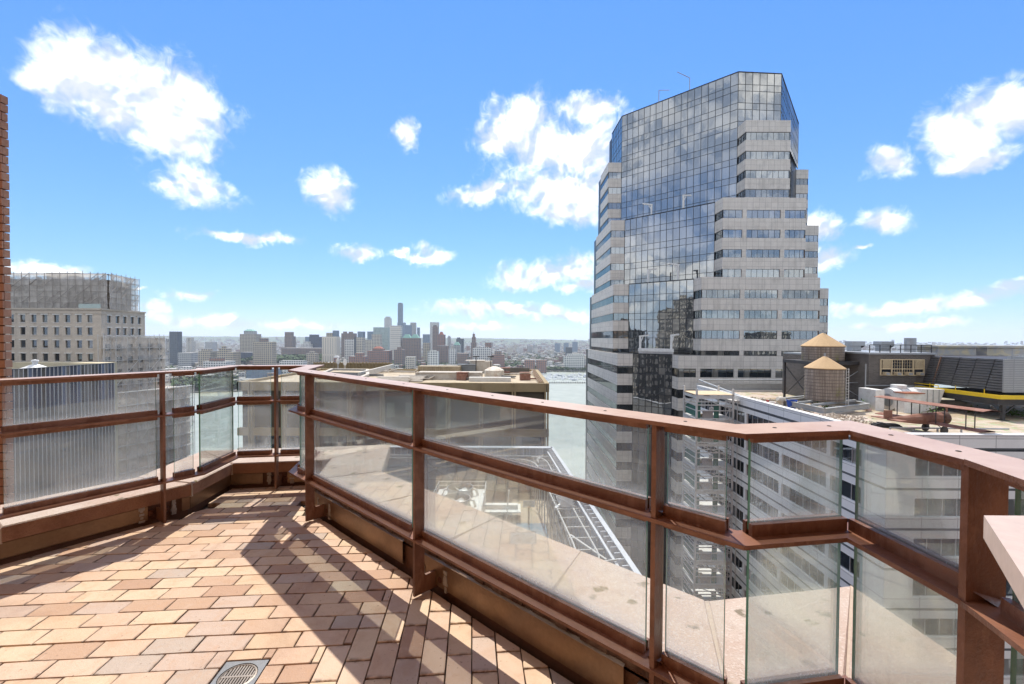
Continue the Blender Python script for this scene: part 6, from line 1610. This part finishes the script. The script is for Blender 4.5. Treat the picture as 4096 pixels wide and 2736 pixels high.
# low town: the nearest houses singly, the rest as one mass
rr = random.Random(77)
kinds = ['tan', 'brown', 'red', 'white', 'grey', 'cream', 'red', 'brown', 'grey']
def shore_y(x):
    for (a, ya_), (b, yb_) in zip(shore, shore[1:]):
        if a <= x <= b: return ya_+(yb_-ya_)*(x-a)/(b-a)
    return 1500
house_meshes = {}
cand = []
for q in range(5200):
    Y = 950+2600*rr.random()**1.5; px = rr.uniform(560, 2360); x = (px-2048)/F*Y
    if Y < shore_y(x)+45: continue
    if 640 < px < 950 and Y < 1050: continue
    cand.append((Y, x, px))
cand.sort()
singles = [c for c in cand if c[0] < 1900]; rr.shuffle(singles); singles = singles[:270]; sset = set(singles)
allm = [CM_[k] for k in ('tan', 'brown', 'red', 'white', 'grey', 'cream')]+[M_FR, M_FRW]
mass = MB()
for (Y, x, px) in cand:
    w, d = rr.uniform(9, 26), rr.uniform(10, 22); h = rr.choice((9, 10, 11, 12, 13, 15, 18)) + (rr.uniform(4, 16) if rr.random() < .14 else 0); mi = rr.randrange(6); ri = 6 + (rr.random() < .45); a = R(rr.choice((25, 25, 25, -62))+rr.uniform(-3, 3))
    if (Y, x, px) in sset:
        mb = MB(); mb.box(-w/2, w/2, -d/2, d/2, 0, h, mi, None, 'td'); mb.box(-w/2, w/2, -d/2, d/2, h-.01, h, ri, None, 'dlrfb')
        s = rr.uniform(.1, .3); mb.box(-w*s, w*s*.4, -d*.2, d*.2, h, h+rr.uniform(2, 4), mi)
        mb.build('town_house', allm, None, loc=(x, Y, ZW+3), rz=a, label='small flat roofed house in the low town across the river', category='house', group='low town houses across the river')
    else:
        mass.box(-w/2, w/2, -d/2, d/2, 0, h, mi, Matrix.Translation((x, Y, ZW+3)) @ Matrix.Rotation(a, 4, 'Z'), 'td'); mass.box(-w/2, w/2, -d/2, d/2, h-.01, h, ri, Matrix.Translation((x, Y, ZW+3)) @ Matrix.Rotation(a, 4, 'Z'), 'dlrfb')
for q in range(7000):
    Y = 2600+5000*rr.random()**1.3; px = rr.uniform(300, 4200); x = (px-2048)/F*Y
    w, d, h = rr.uniform(12, 45), rr.uniform(12, 40), rr.uniform(7, 22)+(rr.uniform(10, 45) if rr.random() < .045 else 0); mi = rr.randrange(6)
    rz_ = ZW+3 + max(0, (Y-6700)/1500*100) ; 
    M_ = Matrix.Translation((x, Y, rz_)) @ Matrix.Rotation(R(25), 4, 'Z'); mass.box(-w/2, w/2, -d/2, d/2, 0, h, mi, M_, 'td'); mass.box(-w/2, w/2, -d/2, d/2, h-.01, h, 6+(rr.random() < .35), M_, 'dlrfb')
mass.build('far_town', allm, None, kind='stuff', label='hazy mass of low roofs stretching to the horizon', category='town')
# trees in one mass: leaf clumps
def leaf_clump(mb, c, r, n, rr):
    for q in range(n):
        d = Vector((rr.gauss(0, 1), rr.gauss(0, 1), rr.gauss(0, .8))).normalized()*r*rr.uniform(.55, 1.05); d.z *= .8
        p = c+d; s = r*rr.uniform(.22, .5); a = rr.random()*6.28; t = rr.uniform(-.5, .5)
        e1 = Vector((math.cos(a), math.sin(a), t))*s; e2 = Vector((-math.sin(a), math.cos(a), rr.uniform(-.4, .9)))*s
        mb.face([p-e1-e2*.6, p+e1-e2*.7, p+e1*.8+e2, p-e1*.7+e2*.8], rr.randrange(3))
TL = [weathered('far_leaf_a', (.052, .088, .032), (.075, .11, .04), .05, .9, 0, 0), weathered('far_leaf_b', (.038, .066, .026), (.06, .09, .035), .05, .9, 0, 0), weathered('far_leaf_c', (.075, .115, .045), (.06, .09, .03), .05, .9, 0, 0)]
mb = MB(); rr = random.Random(9)
def grove(px0, px1, Y0, Y1, n, r0=4, r1=8, up=0):
    for q in range(n):
        Y = rr.uniform(Y0, Y1); x = (rr.uniform(px0, px1)-2048)/F*Y
        if Y < shore_y(x)+4: continue
        r = rr.uniform(r0, r1); leaf_clump(mb, Vector((x, Y, ZW+4+up+r*1.1)), r, 26, rr)
grove(935, 1330, 1560, 1860, 620, 7, 11, 17); grove(700, 945, 900, 1250, 420, 5, 10); grove(1340, 1400, 1500, 1700, 40); grove(1560, 2080, 1480, 1760, 330, 5, 8, 8); grove(2060, 2360, 1490, 1580, 200, 4, 7); grove(1950, 2330, 1600, 2400, 260, 4, 8); grove(600, 2330, 1250, 2900, 1100, 4, 9, 3); grove(900, 1250, 960, 1250, 120, 5, 9)
mb.build('distant_trees', TL, None, kind='stuff', label='dark green park trees along the far river bank', category='trees')
# marina
M_HULL = weathered('boat_white', (.72, .73, .74), (.55, .56, .58), .5, .4, 0, 0); M_HULLB = weathered('boat_blue', (.10, .13, .20), (.2, .22, .26), .5, .4, 0, 0); rr = random.Random(31)
bm_ = {}
for kind in range(3):
    b = MB(); L_ = (9, 13, 17)[kind]; w = L_*.16; 
    out = [(-L_/2, -w), (L_*.2, -w), (L_/2, 0), (L_*.2, w), (-L_/2, w)]; b.prism(out, 0, 1.6+.3*kind, 0)
    h = MB(); h.prism([(-L_*.3, -w*.6), (L_*.12, -w*.6), (L_*.2, 0), (L_*.12, w*.6), (-L_*.3, w*.6)], 1.6+.3*kind, 3.0+.5*kind, 0)
    mst = MB(); mst.beam((0, 0, 2), (0, 0, L_*1.1), .35, .35)
    bm_[kind] = (b.mesh('hull', [M_HULL if kind != 1 else M_HULLB]), h.mesh('cabin', [M_HULL]), mst.mesh('mast', [M_HULL]))
nb = 0
for q in range(400):
    if nb >= 90: break
    px, py = rr.uniform(2140, 2345), rr.uniform(1497, 1522); p = gp(px, py, ZW)
    if p.y > shore_y(p.x)-12: continue
    k = rr.choice((0, 0, 1, 2, 0)); hull, cab, mast = bm_[k]; s = rr.random() < .5
    o = thing('moored_boat', 'small pleasure boat moored in the distant marina', 'boat', (p.x, p.y, ZW+.02), R(rr.choice((20, 200, 110))+rr.uniform(-8, 8)), 'boats moored in the marina')
    link('hull', hull, o); link('cabin', cab, o)
    if s: link('mast', mast, o)
    nb += 1
mb = MB()
for py in (1500, 1508, 1516): a, b = gp(2150, py, ZW), gp(2345, py+2, ZW); mb.beam((a.x, a.y, ZW+.7), (b.x, b.y, ZW+.7), 2.5, .8)
mb.build('marina_pontoon', weathered('grey_timber', (.30, .29, .27), (.22, .21, .2), .2), None, label='long grey pontoons between the rows of moored boats', category='pontoon')
a, b = gp(2190, 1533, ZW), gp(2420, 1533, ZW); mb = MB(); mb.beam((a.x, a.y, ZW+1.2), (b.x, b.y, ZW+1.2), 3, 1.2)
for k in range(26): x = a.x+(b.x-a.x)*k/25; mb.beam((x, a.y, ZW-1), (x, a.y, ZW+4.5), .9, .9)
mb.build('breakwater', weathered('dark_piles', (.06, .055, .05), (.1, .09, .08), .3), None, label='dark piled breakwater in front of the marina', category='breakwater')
# blocks behind the viewer, which the tower's glass looks out on
M_BK = [mat_panels('back_brown_brick', (.26, .17, .12), (.12, .10, .09), 3.0, 3.4, .9, .8, 0, .1, 0, 0, .3), mat_panels('back_pale_stone', (.55, .51, .44), (.10, .10, .10), 2.6, 3.6, .8, .8, 0, .1, 0, 0, .3), mat_panels('back_dark_glass', (.06, .07, .08), (.40, .40, .38), 2.2, 40, .5, .4, 0, .1, 0, 0, .2)]
for k, (x, y, w, d, zt3, m) in enumerate(((-75, 20, 26, 22, 3, 1), (-120, 45, 30, 20, 6, 2), (-110, -10, 36, 30, -6, 0), (-170, -30, 40, 30, 22, 1), (-60, -60, 40, 26, -4, 0), (-150, 75, 28, 20, -2, 0), (20, -60, 50, 30, 3, 2), (75, -70, 40, 30, 8, 0), (140, -60, 40, 40, 0, 1), (-230, 20, 40, 30, 8, 0))):
    mb = MB(); mb.prism([(x-w/2, y-d/2), (x+w/2, y-d/2), (x+w/2, y+d/2), (x-w/2, y+d/2)], ZW, zt3); mb.prism([(x-w/5, y-d/5), (x+w/5, y-d/5), (x+w/5, y+d/5), (x-w/5, y+d/5)], zt3, zt3+(5 if k % 3 else 9))
    if x/max(y, 1) > -1.35 and y > 30: continue
    mb.build('street_block', M_BK[m], None, label='city block outside the view, mirrored in the tower glass', category='building', group='blocks mirrored in the tower')

# ---------------------------------------------------------------- the air
hz = Mat('air_haze'); hz.N.remove(hz.bsdf); vol = hz.nd('ShaderNodeVolumePrincipled'); vol.inputs['Color'].default_value = (.80, .88, 1.0, 1); vol.inputs['Density'].default_value = HAZE; vol.inputs['Anisotropy'].default_value = .2
hz.L.new(vol.outputs[0], hz.out.inputs['Volume'])
if HAZE > 0:
    mb = MB(); mb.box(-12500, 12500, -3500, 12600, ZW-6, 235); mb.build('haze', hz.m, None, kind='stuff')
